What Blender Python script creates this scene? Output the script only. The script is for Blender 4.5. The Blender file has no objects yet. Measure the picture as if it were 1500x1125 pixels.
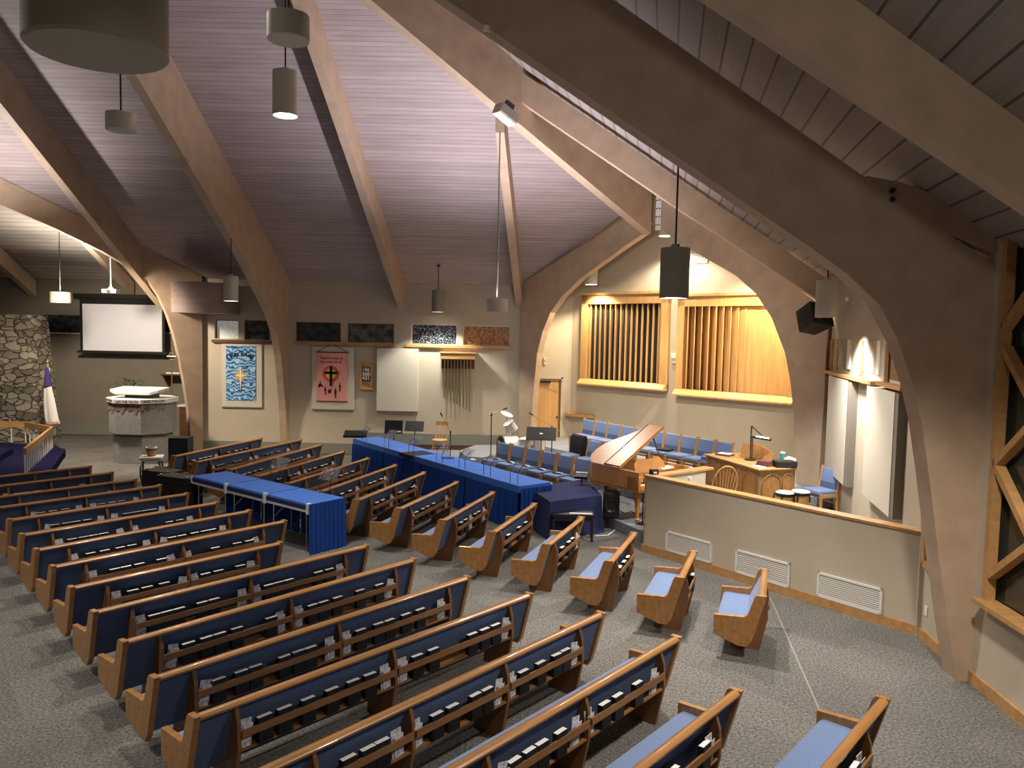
import bpy, bmesh, math, random
from mathutils import Vector, Matrix
random.seed(7)
C = bpy.context.scene.collection
PI = math.pi
# ------------------------------------------------------------------ camera model
F=1127.0; PITCH=math.radians(3.8); ROLL=math.radians(1.18); H=3.75
_c,_s=math.cos(ROLL),math.sin(ROLL); _cp,_sp=math.cos(PITCH),math.sin(PITCH)
def ray(px,py):
    x=(px-750)/F; y=(562.5-py)/F
    x2=x*_c-y*_s; y2=x*_s+y*_c
    return Vector((x2,_cp+y2*_sp,-_sp+y2*_cp))
def G(px,py,z=0.0):
    d=ray(px,py); t=(z-H)/d.z
    return Vector((d.x*t,d.y*t,z))
def AY(px,py,Y):
    d=ray(px,py); t=Y/d.y
    return Vector((d.x*t,Y,H+d.z*t))
def PL(px,py,P,Q):
    d=ray(px,py); nx,ny=-(Q[1]-P[1]),(Q[0]-P[0])
    t=(nx*P[0]+ny*P[1])/(nx*d.x+ny*d.y)
    return Vector((d.x*t,d.y*t,H+d.z*t))
def proj2(v):
    x,y,z=v[0],v[1],v[2]-H
    dep=y*_cp-z*_sp; up=y*_sp+z*_cp; x2=x/dep; y2=up/dep
    return (750+F*(x2*_c+y2*_s),562.5-F*(-x2*_s+y2*_c))
# ------------------------------------------------------------------ materials
def mat(name, col, rough=.6, metal=0, spec=.5, noise=None, bump=None, emit=None, alpha=None, trans=0, coat=0, sheen=0):
    m=bpy.data.materials.new(name); m.use_nodes=True
    nt=m.node_tree; N=nt.nodes; L=nt.links; b=N['Principled BSDF']
    b.inputs['Base Color'].default_value=(*col,1); b.inputs['Roughness'].default_value=rough
    b.inputs['Metallic'].default_value=metal; b.inputs['Specular IOR Level'].default_value=spec
    b.inputs['Transmission Weight'].default_value=trans; b.inputs['Coat Weight'].default_value=coat
    b.inputs['Sheen Weight'].default_value=sheen
    if alpha is not None: b.inputs['Alpha'].default_value=alpha
    if emit: 
        b.inputs['Emission Color'].default_value=(*emit[0],1); b.inputs['Emission Strength'].default_value=emit[1]
    if noise:   # (scale, amount, stretch xyz)
        sc,am,st=noise
        tc=N.new('ShaderNodeTexCoord'); mp=N.new('ShaderNodeMapping'); mp.inputs['Scale'].default_value=st
        n=N.new('ShaderNodeTexNoise'); n.inputs['Scale'].default_value=sc; n.inputs['Detail'].default_value=6
        L.new(tc.outputs['Object'],mp.inputs['Vector']); L.new(mp.outputs['Vector'],n.inputs['Vector'])
        r=N.new('ShaderNodeValToRGB')
        r.color_ramp.elements[0].position=.3; r.color_ramp.elements[1].position=.7
        r.color_ramp.elements[0].color=(*[c*(1-am) for c in col],1); r.color_ramp.elements[1].color=(*[min(1,c*(1+am)) for c in col],1)
        L.new(n.outputs['Fac'],r.inputs['Fac']); L.new(r.outputs['Color'],b.inputs['Base Color'])
        if bump:
            bp=N.new('ShaderNodeBump'); bp.inputs['Strength'].default_value=bump; bp.inputs['Distance'].default_value=.01
            L.new(n.outputs['Fac'],bp.inputs['Height']); L.new(bp.outputs['Normal'],b.inputs['Normal'])
    return m
def plank_mat(name, col, ux, uy, width, dark=.35, var=.16):
    """boards running at right angles to the plan direction (ux,uy); width measured along it"""
    m=mat(name,col,.65); nt=m.node_tree; N=nt.nodes; L=nt.links; b=N['Principled BSDF']
    tc=N.new('ShaderNodeTexCoord'); d=N.new('ShaderNodeVectorMath'); d.operation='DOT_PRODUCT'; d.inputs[1].default_value=(ux,uy,0)
    L.new(tc.outputs['Object'],d.inputs[0])
    dv=N.new('ShaderNodeMath'); dv.operation='DIVIDE'; dv.inputs[1].default_value=width; L.new(d.outputs['Value'],dv.inputs[0])
    fr=N.new('ShaderNodeMath'); fr.operation='FRACT'; L.new(dv.outputs[0],fr.inputs[0])
    fl=N.new('ShaderNodeMath'); fl.operation='FLOOR'; L.new(dv.outputs[0],fl.inputs[0])
    wn=N.new('ShaderNodeTexWhiteNoise'); wn.noise_dimensions='1D'; L.new(fl.outputs[0],wn.inputs['W'])
    gr=N.new('ShaderNodeMath'); gr.operation='LESS_THAN'; gr.inputs[1].default_value=.09; L.new(fr.outputs[0],gr.inputs[0])
    mp=N.new('ShaderNodeMapping'); mp.inputs['Rotation'].default_value=(0,0,-math.atan2(uy,ux)); L.new(tc.outputs['Object'],mp.inputs['Vector'])
    mp2=N.new('ShaderNodeMapping'); mp2.inputs['Scale'].default_value=(9,.7,4); L.new(mp.outputs['Vector'],mp2.inputs['Vector'])
    n=N.new('ShaderNodeTexNoise'); n.inputs['Scale'].default_value=1.5; n.inputs['Detail'].default_value=8; L.new(mp2.outputs['Vector'],n.inputs['Vector'])
    a=N.new('ShaderNodeMath'); a.operation='MULTIPLY_ADD'; a.inputs[1].default_value=var*2; a.inputs[2].default_value=1-var; L.new(wn.outputs['Value'],a.inputs[0])
    a2=N.new('ShaderNodeMath'); a2.operation='MULTIPLY_ADD'; a2.inputs[1].default_value=.5; a2.inputs[2].default_value=.75; L.new(n.outputs['Fac'],a2.inputs[0])
    a3=N.new('ShaderNodeMath'); a3.operation='MULTIPLY'; L.new(a.outputs[0],a3.inputs[0]); L.new(a2.outputs[0],a3.inputs[1])
    g=N.new('ShaderNodeMath'); g.operation='MULTIPLY_ADD'; g.inputs[1].default_value=-(1-dark); g.inputs[2].default_value=1; L.new(gr.outputs[0],g.inputs[0])
    a4=N.new('ShaderNodeMath'); a4.operation='MULTIPLY'; L.new(a3.outputs[0],a4.inputs[0]); L.new(g.outputs[0],a4.inputs[1])
    vm=N.new('ShaderNodeVectorMath'); vm.operation='SCALE'; vm.inputs[0].default_value=col; L.new(a4.outputs[0],vm.inputs['Scale'])
    L.new(vm.outputs['Vector'],b.inputs['Base Color'])
    bp=N.new('ShaderNodeBump'); bp.inputs['Strength'].default_value=.6; bp.inputs['Distance'].default_value=.01; bp.invert=True
    L.new(gr.outputs[0],bp.inputs['Height']); L.new(bp.outputs['Normal'],b.inputs['Normal'])
    return m
def grain_mat(name, col, axis=(1,12,12), amt=.22, rough=.45, spec=.5, coat=0, sc=1.2):
    return mat(name,col,rough,spec=spec,noise=(sc,amt,axis),bump=.05,coat=coat)
M={}
M['glulam']=mat('glulam',(.46,.34,.24),.6,noise=(3.0,.10,(1,1,1)),bump=.03)
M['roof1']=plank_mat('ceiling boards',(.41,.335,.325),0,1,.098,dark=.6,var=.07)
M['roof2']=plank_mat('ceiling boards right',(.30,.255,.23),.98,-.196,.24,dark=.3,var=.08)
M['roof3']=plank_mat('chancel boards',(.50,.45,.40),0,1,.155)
M['wall']=mat('painted wall',(.51,.45,.35),.85,spec=.2,noise=(2.2,.04,(1,1,1)))
M['wall_dark']=mat('painted chancel wall',(.22,.20,.16),.85,spec=.2,noise=(2.2,.05,(1,1,1)))
M['oak']=grain_mat('honey oak',(.34,.165,.052),(1.5,14,14),.22,.33,.5,.25)
M['oakz']=grain_mat('honey oak upright',(.37,.185,.062),(14,14,1.2),.2,.33,.5,.25)
M['consoleoak']=grain_mat('console oak',(.30,.17,.07),(12,12,1.2),.18,.4)
M['oaklight']=grain_mat('light oak',(.57,.335,.13),(10,10,1),.14,.4)
M['oaktrim']=grain_mat('oak trim',(.47,.26,.10),(2,10,10),.16,.4)
M['darkwood']=grain_mat('dark brown wood',(.13,.055,.025),(2,12,12),.25,.4)
M['piano']=grain_mat('polished cherry',(.50,.225,.06),(3,3,3),.12,.38,.5,.2)
M['fabric']=mat('blue woven upholstery',(.14,.21,.385),.95,spec=.1,noise=(160,.28,(1,1,1)),bump=.25,sheen=.3)
M['fabricback']=mat('blue back upholstery',(.085,.118,.205),.95,spec=.1,noise=(160,.3,(1,1,1)),bump=.25)
M['royal']=mat('royal blue cloth',(.03,.15,.58),.85,spec=.15,noise=(60,.1,(1,1,1)),bump=.1,sheen=.2)
M['royalskirt']=mat('royal blue skirting',(.010,.06,.31),.7,spec=.25,noise=(40,.12,(1,1,1)))
M['navy']=mat('navy cloth',(.025,.032,.095),.9,spec=.15,noise=(60,.12,(1,1,1)))
M['navycarpet']=mat('navy carpet',(.011,.011,.04),.97,spec=.05,noise=(60,.35,(1,1,1)),bump=.4)
M['bluecarpet']=mat('blue-grey carpet',(.24,.26,.30),.97,spec=.05,noise=(50,.3,(1,1,1)),bump=.4)
M['black']=mat('black plastic',(.012,.012,.014),.45)
M['blackmatte']=mat('black cloth',(.008,.008,.010),.9)
M['steel']=mat('dark steel',(.06,.06,.065),.35,metal=.8)
M['chrome']=mat('chrome',(.7,.7,.7),.2,metal=1)
M['white']=mat('white paint',(.78,.77,.73),.5)
M['plasticw']=mat('white table plastic',(.62,.64,.66),.5)
M['lampbody']=mat('lamp shade enamel',(.55,.52,.44),.6)
M['lampdark']=mat('lamp shade dark enamel',(.26,.255,.21),.6)
M['lit']=mat('lamp lens',(1,.97,.9),.5,emit=((1,.95,.86),14))
M['litcool']=mat('lamp lens cool',(1,1,1),.5,emit=((.92,.96,1),14))
M['paper']=mat('paper',(.93,.92,.88),.8,spec=.2)
M['papergrey']=mat('printed card',(.55,.55,.57),.8,noise=(30,.5,(1,1,1)))
M['bookcover']=mat('book cover black',(.006,.006,.008),.5)
M['concrete']=mat('grey concrete',(.27,.265,.25),.9,noise=(9,.12,(1,1,1)),bump=.2)
M['panel']=mat('acoustic cloth',(.62,.585,.49),.95,spec=.1,noise=(120,.06,(1,1,1)))
M['panelside']=mat('acoustic panel edge',(.20,.18,.15),.95)
M['greybase']=mat('grey radiator cover',(.22,.22,.19),.6)
M['mirrorglass']=mat('dark window glass',(.035,.038,.03),.12,spec=.7)
M['acrylic']=mat('clear acrylic',(.8,.82,.86),.08,trans=.9,alpha=.26,spec=.6)
M['cymbal']=mat('brass cymbal',(.62,.50,.27),.28,metal=1)
M['drumw']=mat('white drum shell',(.62,.60,.57),.35)
M['skin']=mat('drum skin',(.74,.71,.60),.6)
M['brass']=mat('aged brass tube',(.36,.30,.15),.35,metal=.85)
M['screen']=mat('projection screen',(.80,.82,.90),.7,spec=.2)
M['screenb']=mat('screen border',(.006,.006,.006),.7)
M['terracotta']=mat('terracotta',(.42,.22,.12),.8)
M['leaf']=mat('leaf green',(.03,.06,.03),.6)
M['purple']=mat('purple cloth',(.05,.03,.15),.9)
def floor_mat():
    m=mat('speckled carpet tiles',(.14,.13,.115),.96,spec=.1); nt=m.node_tree; N=nt.nodes; L=nt.links; b=N['Principled BSDF']
    tc=N.new('ShaderNodeTexCoord')
    n1=N.new('ShaderNodeTexNoise'); n1.inputs['Scale'].default_value=.9; n1.inputs['Detail'].default_value=3
    n2=N.new('ShaderNodeTexNoise'); n2.inputs['Scale'].default_value=38; n2.inputs['Detail'].default_value=5
    v=N.new('ShaderNodeTexVoronoi'); v.inputs['Scale'].default_value=26
    mp=N.new('ShaderNodeMapping'); mp.inputs['Rotation'].default_value=(0,0,math.radians(49)); L.new(tc.outputs['Object'],mp.inputs['Vector'])
    br=N.new('ShaderNodeTexBrick'); br.inputs['Scale'].default_value=1.0; br.inputs['Mortar Size'].default_value=0; br.inputs['Brick Width'].default_value=.6; br.inputs['Row Height'].default_value=.6
    br.inputs['Color1'].default_value=(.122,.119,.111,1); br.inputs['Color2'].default_value=(.158,.153,.143,1)
    L.new(mp.outputs['Vector'],br.inputs['Vector'])
    for n in (n1,n2,v): L.new(tc.outputs['Object'],n.inputs['Vector'])
    r1=N.new('ShaderNodeMapRange'); r1.inputs['To Min'].default_value=.82; r1.inputs['To Max'].default_value=1.2; L.new(n1.outputs['Fac'],r1.inputs['Value'])
    r2=N.new('ShaderNodeMapRange'); r2.inputs['From Min'].default_value=.3; r2.inputs['From Max'].default_value=.7; r2.inputs['To Min'].default_value=.45; r2.inputs['To Max'].default_value=1.55; L.new(n2.outputs['Fac'],r2.inputs['Value'])
    r3=N.new('ShaderNodeMath'); r3.operation='LESS_THAN'; r3.inputs[1].default_value=.13; L.new(v.outputs['Distance'],r3.inputs[0])
    r3b=N.new('ShaderNodeMath'); r3b.operation='MULTIPLY'; r3b.inputs[1].default_value=.11; L.new(r3.outputs[0],r3b.inputs[0])
    mu=N.new('ShaderNodeMath'); mu.operation='MULTIPLY'; L.new(r1.outputs[0],mu.inputs[0]); L.new(r2.outputs[0],mu.inputs[1])
    vm=N.new('ShaderNodeVectorMath'); vm.operation='SCALE'; L.new(br.outputs['Color'],vm.inputs[0]); L.new(mu.outputs[0],vm.inputs['Scale'])
    ad=N.new('ShaderNodeVectorMath'); ad.operation='ADD'; L.new(vm.outputs['Vector'],ad.inputs[0]); L.new(r3b.outputs[0],ad.inputs[1])
    L.new(ad.outputs['Vector'],b.inputs['Base Color'])
    bp=N.new('ShaderNodeBump'); bp.inputs['Strength'].default_value=.5; bp.inputs['Distance'].default_value=.008; L.new(n2.outputs['Fac'],bp.inputs['Height']); L.new(bp.outputs['Normal'],b.inputs['Normal'])
    return m
M['floor']=floor_mat()
def stone_mat():
    m=mat('fieldstone',(.3,.27,.22),.9); nt=m.node_tree; N=nt.nodes; L=nt.links; b=N['Principled BSDF']
    tc=N.new('ShaderNodeTexCoord'); mp=N.new('ShaderNodeMapping'); mp.inputs['Scale'].default_value=(1,1,2.0); L.new(tc.outputs['Object'],mp.inputs['Vector'])
    nn=N.new('ShaderNodeTexNoise'); nn.inputs['Scale'].default_value=2.5; L.new(mp.outputs['Vector'],nn.inputs['Vector'])
    mx=N.new('ShaderNodeMix'); mx.data_type='VECTOR'; mx.inputs[0].default_value=.3; L.new(mp.outputs['Vector'],mx.inputs[4]); L.new(nn.outputs['Color'],mx.inputs[5])
    v=N.new('ShaderNodeTexVoronoi'); v.inputs['Scale'].default_value=3.8; L.new(mx.outputs[1],v.inputs['Vector'])
    e=N.new('ShaderNodeTexVoronoi'); e.feature='DISTANCE_TO_EDGE'; e.inputs['Scale'].default_value=3.8; L.new(mx.outputs[1],e.inputs['Vector'])
    sp=N.new('ShaderNodeSeparateColor'); L.new(v.outputs['Color'],sp.inputs[0])
    r=N.new('ShaderNodeValToRGB'); r.color_ramp.elements[0].color=(.13,.115,.09,1); r.color_ramp.elements[1].color=(.40,.36,.28,1); L.new(sp.outputs[0],r.inputs['Fac'])
    er=N.new('ShaderNodeMapRange'); er.inputs['From Max'].default_value=.09; er.inputs['To Min'].default_value=.38; L.new(e.outputs['Distance'],er.inputs['Value'])
    vm=N.new('ShaderNodeVectorMath'); vm.operation='SCALE'; L.new(r.outputs['Color'],vm.inputs[0]); L.new(er.outputs[0],vm.inputs['Scale']); L.new(vm.outputs['Vector'],b.inputs['Base Color'])
    bp=N.new('ShaderNodeBump'); bp.inputs['Strength'].default_value=1; bp.inputs['Distance'].default_value=.08; L.new(er.outputs[0],bp.inputs['Height']); L.new(bp.outputs['Normal'],b.inputs['Normal'])
    return m
M['stone']=stone_mat()
# ------------------------------------------------------------------ mesh builder
class MB:
    def __init__(s): s.b=bmesh.new()
    def box(s,x0,x1,y0,y1,z0,z1,mtx=None,bev=0):
        vs=[Vector((x,y,z)) for x in (x0,x1) for y in (y0,y1) for z in (z0,z1)]
        if mtx is not None: vs=[mtx@v for v in vs]
        v=[s.b.verts.new(p) for p in vs]
        fs=[s.b.faces.new([v[i] for i in f]) for f in ((0,1,3,2),(4,6,7,5),(0,4,5,1),(2,3,7,6),(0,2,6,4),(1,5,7,3))]
        if bev:
            es=set(e for f in fs for e in f.edges)
            bmesh.ops.bevel(s.b,geom=list(es),offset=bev,segments=2,affect='EDGES',profile=.6)
        return s
    def prism(s,pts,ext,bev=0):
        ext=Vector(ext); a=[s.b.verts.new(Vector(p)) for p in pts]; c=[s.b.verts.new(Vector(p)+ext) for p in pts]
        n=len(pts); fs=[s.b.faces.new(a),s.b.faces.new(c[::-1])]
        for i in range(n): fs.append(s.b.faces.new((a[i],c[i],c[(i+1)%n],a[(i+1)%n])))
        bmesh.ops.recalc_face_normals(s.b,faces=fs)
        if bev:
            es=set(e for f in fs for e in f.edges)
            bmesh.ops.bevel(s.b,geom=list(es),offset=bev,segments=2,affect='EDGES',profile=.6)
        return s
    def poly(s,pts):
        s.b.faces.new([s.b.verts.new(Vector(p)) for p in pts]); return s
    def lathe(s,prof,cx=0,cy=0,n=24,mtx=None):
        rings=[]
        for r,z in prof:
            ring=[]
            if r<1e-5: ring=[s.b.verts.new(self_t(mtx,Vector((cx,cy,z))))]*1
            else: ring=[s.b.verts.new(self_t(mtx,Vector((cx+r*math.cos(2*PI*i/n),cy+r*math.sin(2*PI*i/n),z)))) for i in range(n)]
            rings.append(ring)
        fs=[]
        for a,c in zip(rings,rings[1:]):
            for i in range(n):
                j=(i+1)%n
                if len(a)==1 and len(c)==1: continue
                if len(a)==1: f=(a[0],c[j],c[i])
                elif len(c)==1: f=(a[i],a[j],c[0])
                else: f=(a[i],a[j],c[j],c[i])
                fs.append(s.b.faces.new(f))
        bmesh.ops.recalc_face_normals(s.b,faces=fs)
        return s
    def tube(s,pts,r,n=8,cap=True,r2=None):
        pts=[Vector(p) for p in pts]; rings=[]; up=Vector((0,0,1))
        for i,p in enumerate(pts):
            d=(pts[min(i+1,len(pts)-1)]-pts[max(i-1,0)]).normalized()
            a=d.cross(up if abs(d.z)<.95 else Vector((1,0,0))).normalized(); b=d.cross(a)
            rr=r if r2 is None else r+(r2-r)*i/(len(pts)-1)
            rings.append([s.b.verts.new(p+rr*(a*math.cos(2*PI*k/n)+b*math.sin(2*PI*k/n))) for k in range(n)])
        fs=[]
        for A,B in zip(rings,rings[1:]):
            for k in range(n): fs.append(s.b.faces.new((A[k],A[(k+1)%n],B[(k+1)%n],B[k])))
        if cap: fs.append(s.b.faces.new(rings[0])); fs.append(s.b.faces.new(rings[-1][::-1]))
        bmesh.ops.recalc_face_normals(s.b,faces=fs)
        return s
    def bar(s,p,q,w,h,up=(0,0,1)):
        p,q=Vector(p),Vector(q); d=(q-p).normalized(); a=d.cross(Vector(up)).normalized(); b=a.cross(d)
        v=[s.b.verts.new(c+a*i*w/2+b*j*h/2) for c in (p,q) for i,j in ((-1,-1),(1,-1),(1,1),(-1,1))]
        fs=[s.b.faces.new([v[i] for i in f]) for f in ((3,2,1,0),(4,5,6,7),(0,1,5,4),(1,2,6,5),(2,3,7,6),(3,0,4,7))]
        bmesh.ops.recalc_face_normals(s.b,faces=fs)
        return s
    def build(s,name,m,parent=None,smooth=False,loc=None,rot=None):
        me=bpy.data.meshes.new(name); s.b.to_mesh(me); s.b.free()
        if isinstance(m,str): m=M[m]
        me.materials.append(m)
        if smooth: 
            me.shade_smooth()
            me.set_sharp_from_angle(angle=math.radians(40))
        o=bpy.data.objects.new(name,me); C.objects.link(o)
        if parent is not None: o.parent=parent
        if loc is not None: o.location=loc
        if rot is not None: o.rotation_euler=(0,0,rot)
        return o
def self_t(m,v): return m@v if m is not None else v
def T(o,label=None,cat=None,group=None,kind=None):
    if label: o['label']=label
    if cat: o['category']=cat
    if group: o['group']=group
    if kind: o['kind']=kind
    return o
def E(name,loc,rz=0,label=None,cat=None,group=None):
    o=bpy.data.objects.new(name,None); o.empty_display_size=.1; C.objects.link(o); o.location=loc; o.rotation_euler=(0,0,rz)
    return T(o,label,cat,group)
def S(o): o['kind']='structure'; return o
def dup(root,loc=None,rz=None,label=None,group=None):
    r=root.copy(); C.objects.link(r)
    if loc is not None: r.location=loc
    if rz is not None: r.rotation_euler=(0,0,rz)
    if label: r['label']=label
    if group: r['group']=group
    for ch in list(root.children):
        c=ch.copy(); C.objects.link(c); c.parent=r
        for g in list(ch.children):
            d=g.copy(); C.objects.link(d); d.parent=c
    return r
ORD=['first','second','third','fourth','fifth','sixth','seventh','eighth','ninth','tenth','eleventh','twelfth','thirteenth','fourteenth','fifteenth','sixteenth','seventeenth','eighteenth']
# ================================================================== THE SHELL
YW=22.95                       # banner wall
def f1(x,y): return 5.17+.66*(YW-y)
def f2(x,y): return 7.15+.68*(-.98*x+.196*y)
hip=lambda y: (.66*YW+5.17-7.15-(.66+.68*.196)*y)/(-.68*.98)     # x of the hip over y
LX,LY=.30,22.75; RX,RY=6.62,16.0                                # feet of the alcove arch
APEX=(3.42,19.48)
# floor
fl=MB().poly([(-21,-5,0),(8.5,-5,0),(8.5,27,0),(-21,27,0)]).build('floor','floor'); S(fl)
_c2=G(1347,932); CX,CY=_c2.x,_c2.y
EX,EY=7.05,17.9      # right end of the organ wall
KX,KY=1.78,23.2      # left end of the organ wall
def wall(name,p,q,z0,z1,m='wall',th=.15,hole=None,side=1):
    p=Vector((p[0],p[1],0)); q=Vector((q[0],q[1],0)); d=(q-p); L=d.length; d.normalize(); n=Vector((-d.y,d.x,0))*side*th
    mb=MB(); hs=sorted(hole or [])
    def rect(a,b,c,e):
        if b-a<1e-4 or e-c<1e-4: return
        mb.prism([p+d*a+Vector((0,0,c)),p+d*b+Vector((0,0,c)),p+d*b+Vector((0,0,e)),p+d*a+Vector((0,0,e))],n)
    x=0
    for a,b,c,e in hs:
        rect(x,a,z0,z1); rect(a,b,z0,c); rect(a,b,e,z1); x=b
    rect(x,L,z0,z1)
    return S(mb.build(name,m))
# window holes in the banner wall, measured along it from its left end
WX0=-9.5
def hx(px): return AY(px,490,YW).x-WX0
wins=[(hx(314.5),hx(349),AY(330,496,YW).z,AY(330,468.5,YW).z),(hx(358),hx(395),AY(378,498,YW).z,AY(378,469.5,YW).z),
      (hx(433),hx(499),AY(465,500,YW).z,AY(465,472,YW).z),(hx(509),hx(577),AY(543,501.5,YW).z,AY(543,474,YW).z),
      (hx(602),hx(669.5),AY(635,504,YW).z,AY(635,475,YW).z),(hx(678.5),hx(747),AY(712,506,YW).z,AY(712,477,YW).z)]
wall('wall_back',(WX0,YW),(.4,YW),0,5.3,hole=wins,th=.22)
wall('wall_choir_door',(.4,KY),(KX+.01,KY),.0,7.2,hole=[(AY(786,560,KY).x-.4,AY(823,560,KY).x-.4,.0,2.42)] )
wall('wall_organ',(KX,KY),(EX,EY),.0,7.2)
wall('wall_panel_side',(EX,EY),(CX-.05,CY),0,5.9,side=1,hole=None if 0 else [])
wall('wall_right_corner',(CX,CY),(5.17,8.75),0,5.6)
wall('wall_chancel_back',(-21,25.9),(-9.35,25.9),0,5.3,'wall_dark')
wall('wall_chancel_side',(-9.35,25.9),(-9.35,YW+.05),0,7,'wall_dark')
wall('wall_left',(-21,-5),(-21,26),0,6)
wall('wall_rear',(8,-5),(-21,-5),0,13)
# ceilings
def P1(x,y): return (x,y,f1(x,y))
def P2(x,y): return (x,y,f2(x,y))
top=(hip(10.9),10.9)
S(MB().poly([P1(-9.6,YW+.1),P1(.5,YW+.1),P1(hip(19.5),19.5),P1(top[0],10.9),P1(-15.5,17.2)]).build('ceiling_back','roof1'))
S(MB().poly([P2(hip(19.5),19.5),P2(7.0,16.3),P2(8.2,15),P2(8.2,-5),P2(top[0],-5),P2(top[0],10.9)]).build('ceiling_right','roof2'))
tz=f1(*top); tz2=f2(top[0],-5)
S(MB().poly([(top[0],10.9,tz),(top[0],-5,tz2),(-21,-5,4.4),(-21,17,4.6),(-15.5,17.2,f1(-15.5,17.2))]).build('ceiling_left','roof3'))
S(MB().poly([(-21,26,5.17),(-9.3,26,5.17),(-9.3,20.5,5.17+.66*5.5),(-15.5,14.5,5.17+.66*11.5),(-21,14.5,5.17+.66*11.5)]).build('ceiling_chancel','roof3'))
S(MB().poly([(.2,23.5,7.1),(1.5,24,7.1),(7.6,18.2,7.1),(7.0,15.8,7.1)]).build('ceiling_choir','wall'))
# baseboards / radiator covers
S(MB().box(-9.2,-4.45,YW-.09,YW,0.02,.34).build('baseboard_back','greybase'))
S(MB().box(-4.45,.35,YW-.09,YW,.36,.69).build('baseboard_back_platform','greybase'))
S(MB().box(-4.45,.35,YW-.07,YW,.21,.36).build('baseboard_back_wood','darkwood'))
S(MB().box(-20,-9.5,25.82,25.9,0.02,.34).build('baseboard_chancel','greybase'))
# half wall around the choir
hwA=Vector((2.36,13.17,0)); hwB=Vector((CX,CY,0)); hd=(hwB-hwA).normalized(); hn=Vector((-hd.y,hd.x,0))  # hn: towards the choir (away)
if hn.y<0: hn=-hn
HWZ=1.31
S(MB().prism([hwA,hwB+hd*.02,hwB+hd*.02+Vector((0,0,HWZ)),hwA+Vector((0,0,HWZ))],hn*.14).build('wall_choir_screen','wall'))
e2=hwA+hn*.14
bk=Vector((.79,.61,0)).normalized()
S(MB().prism([e2-hd*0+Vector((0,0,0)),e2+bk*1.3,e2+bk*1.3+Vector((0,0,HWZ)),e2+Vector((0,0,HWZ))],hd*.13).build('wall_choir_return','wall'))
S(MB().prism([hwA-hd*.05-hn*.03+Vector((0,0,HWZ)),hwB-hn*.03+Vector((0,0,HWZ)),hwB-hn*.03+Vector((0,0,HWZ+.04)),hwA-hd*.05-hn*.03+Vector((0,0,HWZ+.04))],hn*.2,bev=.008).build('trim_1','oaktrim'))
S(MB().prism([e2-hd*.04+Vector((0,0,HWZ)),e2+bk*1.5-hd*.04+Vector((0,0,HWZ)),e2+bk*1.5-hd*.04+Vector((0,0,HWZ+.042)),e2-hd*.04+Vector((0,0,HWZ+.042))],hd*.2,bev=.008).build('trim_2','oaktrim'))
S(MB().prism([hwA-hd*.035+Vector((0,0,.1)),hwA-hd*.035+Vector((0,0,HWZ)),hwA+Vector((0,0,HWZ)),hwA+Vector((0,0,.1))],hn*.14).build('trim_3','oaktrim'))
S(MB().prism([hwA-hd*.05-hn*.025,hwB-hn*.025+hd*.02,hwB-hn*.025+hd*.02+Vector((0,0,.13)),hwA-hd*.05-hn*.025+Vector((0,0,.13))],hn*.03).build('baseboard_choir','oaktrim'))
W1=Vector((CX,CY,0)); W2=Vector((5.17,8.75,0)); wd=(W2-W1).normalized(); wn=Vector((-wd.y,wd.x,0)); wn=wn if wn.x<0 else -wn
S(MB().prism([W1+wn*.03,W2+wn*.03,W2+wn*.03+Vector((0,0,.13)),W1+wn*.03+Vector((0,0,.13))],-wn*.04).build('baseboard_corner','oaktrim'))
# near right wall with the big window
R1=Vector((5.17,8.75,0)); R2=Vector((5.00,5.6,0)); R3=Vector((4.9,0,0))
rd=(R2-R1).normalized(); rn=Vector((-rd.y,rd.x,0)); rn=rn if rn.x<0 else -rn
def RW(px,py): return PL(px,py,R1,R2)
wl=(RW(1452,740)-R1).dot(rd); wzb=(RW(1445,890).z)+.05
wall('wall_right',R1,R2+rd*3,0,5.8,hole=[(wl,6.0,wzb,5.0)],side=1,th=.2)
S(MB().prism([R1+rn*.03,R2+rd*3+rn*.03,R2+rd*3+rn*.03+Vector((0,0,.13)),R1+rn*.03+Vector((0,0,.13))],-rn*.04).build('baseboard_right','oaktrim'))
def RWP(s,z,off=0): return R1+rd*s+rn*off+Vector((0,0,z))
win=E('window_1',RWP(wl,wzb)); win['kind']='structure'
def wb(a,b,w,h,name='window_frame',off=.0):
    o=MB().bar(RWP(a[0],a[1],off)-win.location,RWP(b[0],b[1],off)-win.location,w,h,up=rn).build(name,'oaktrim',win); return o
wb((wl+.05,wzb),(wl+.05,5.0),.08,.10); wb((wl,wzb+.02),(6,wzb+.02),.05,.22,'window_sill',.03); wb((wl,4.97),(6,4.97),.1,.2)
def wpt(px,py):
    v=RW(px,py); return ((v-R1).dot(rd),v.z)
a=wpt(1461,680); b=wpt(1500,638); k=(b[1]-a[1])/(b[0]-a[0]); wb(a,(a[0]+1.6,a[1]+1.6*k),.075,.10)
b=wpt(1500,762); k=(b[1]-a[1])/(b[0]-a[0]); wb(a,(a[0]+1.6,a[1]+1.6*k),.075,.10)
a=wpt(1453,843); b=wpt(1500,808); k=(b[1]-a[1])/(b[0]-a[0]); wb(a,(a[0]+1.8,a[1]+1.8*k),.075,.10)
a=wpt(1474,510); b=wpt(1500,560); k=(b[1]-a[1])/(b[0]-a[0]); wb(a,(a[0]+1.4,a[1]+1.4*k),.075,.10)
a=wpt(1474,480); b=wpt(1500,430); k=(b[1]-a[1])/(b[0]-a[0]); wb(a,(a[0]+1.4,a[1]+1.0*k),.075,.10)
MB().prism([RWP(wl,wzb,-.1)-win.location,RWP(6,wzb,-.1)-win.location,RWP(6,5,-.1)-win.location,RWP(wl,5,-.1)-win.location],-rn*.01).build('pane','mirrorglass',win)
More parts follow.
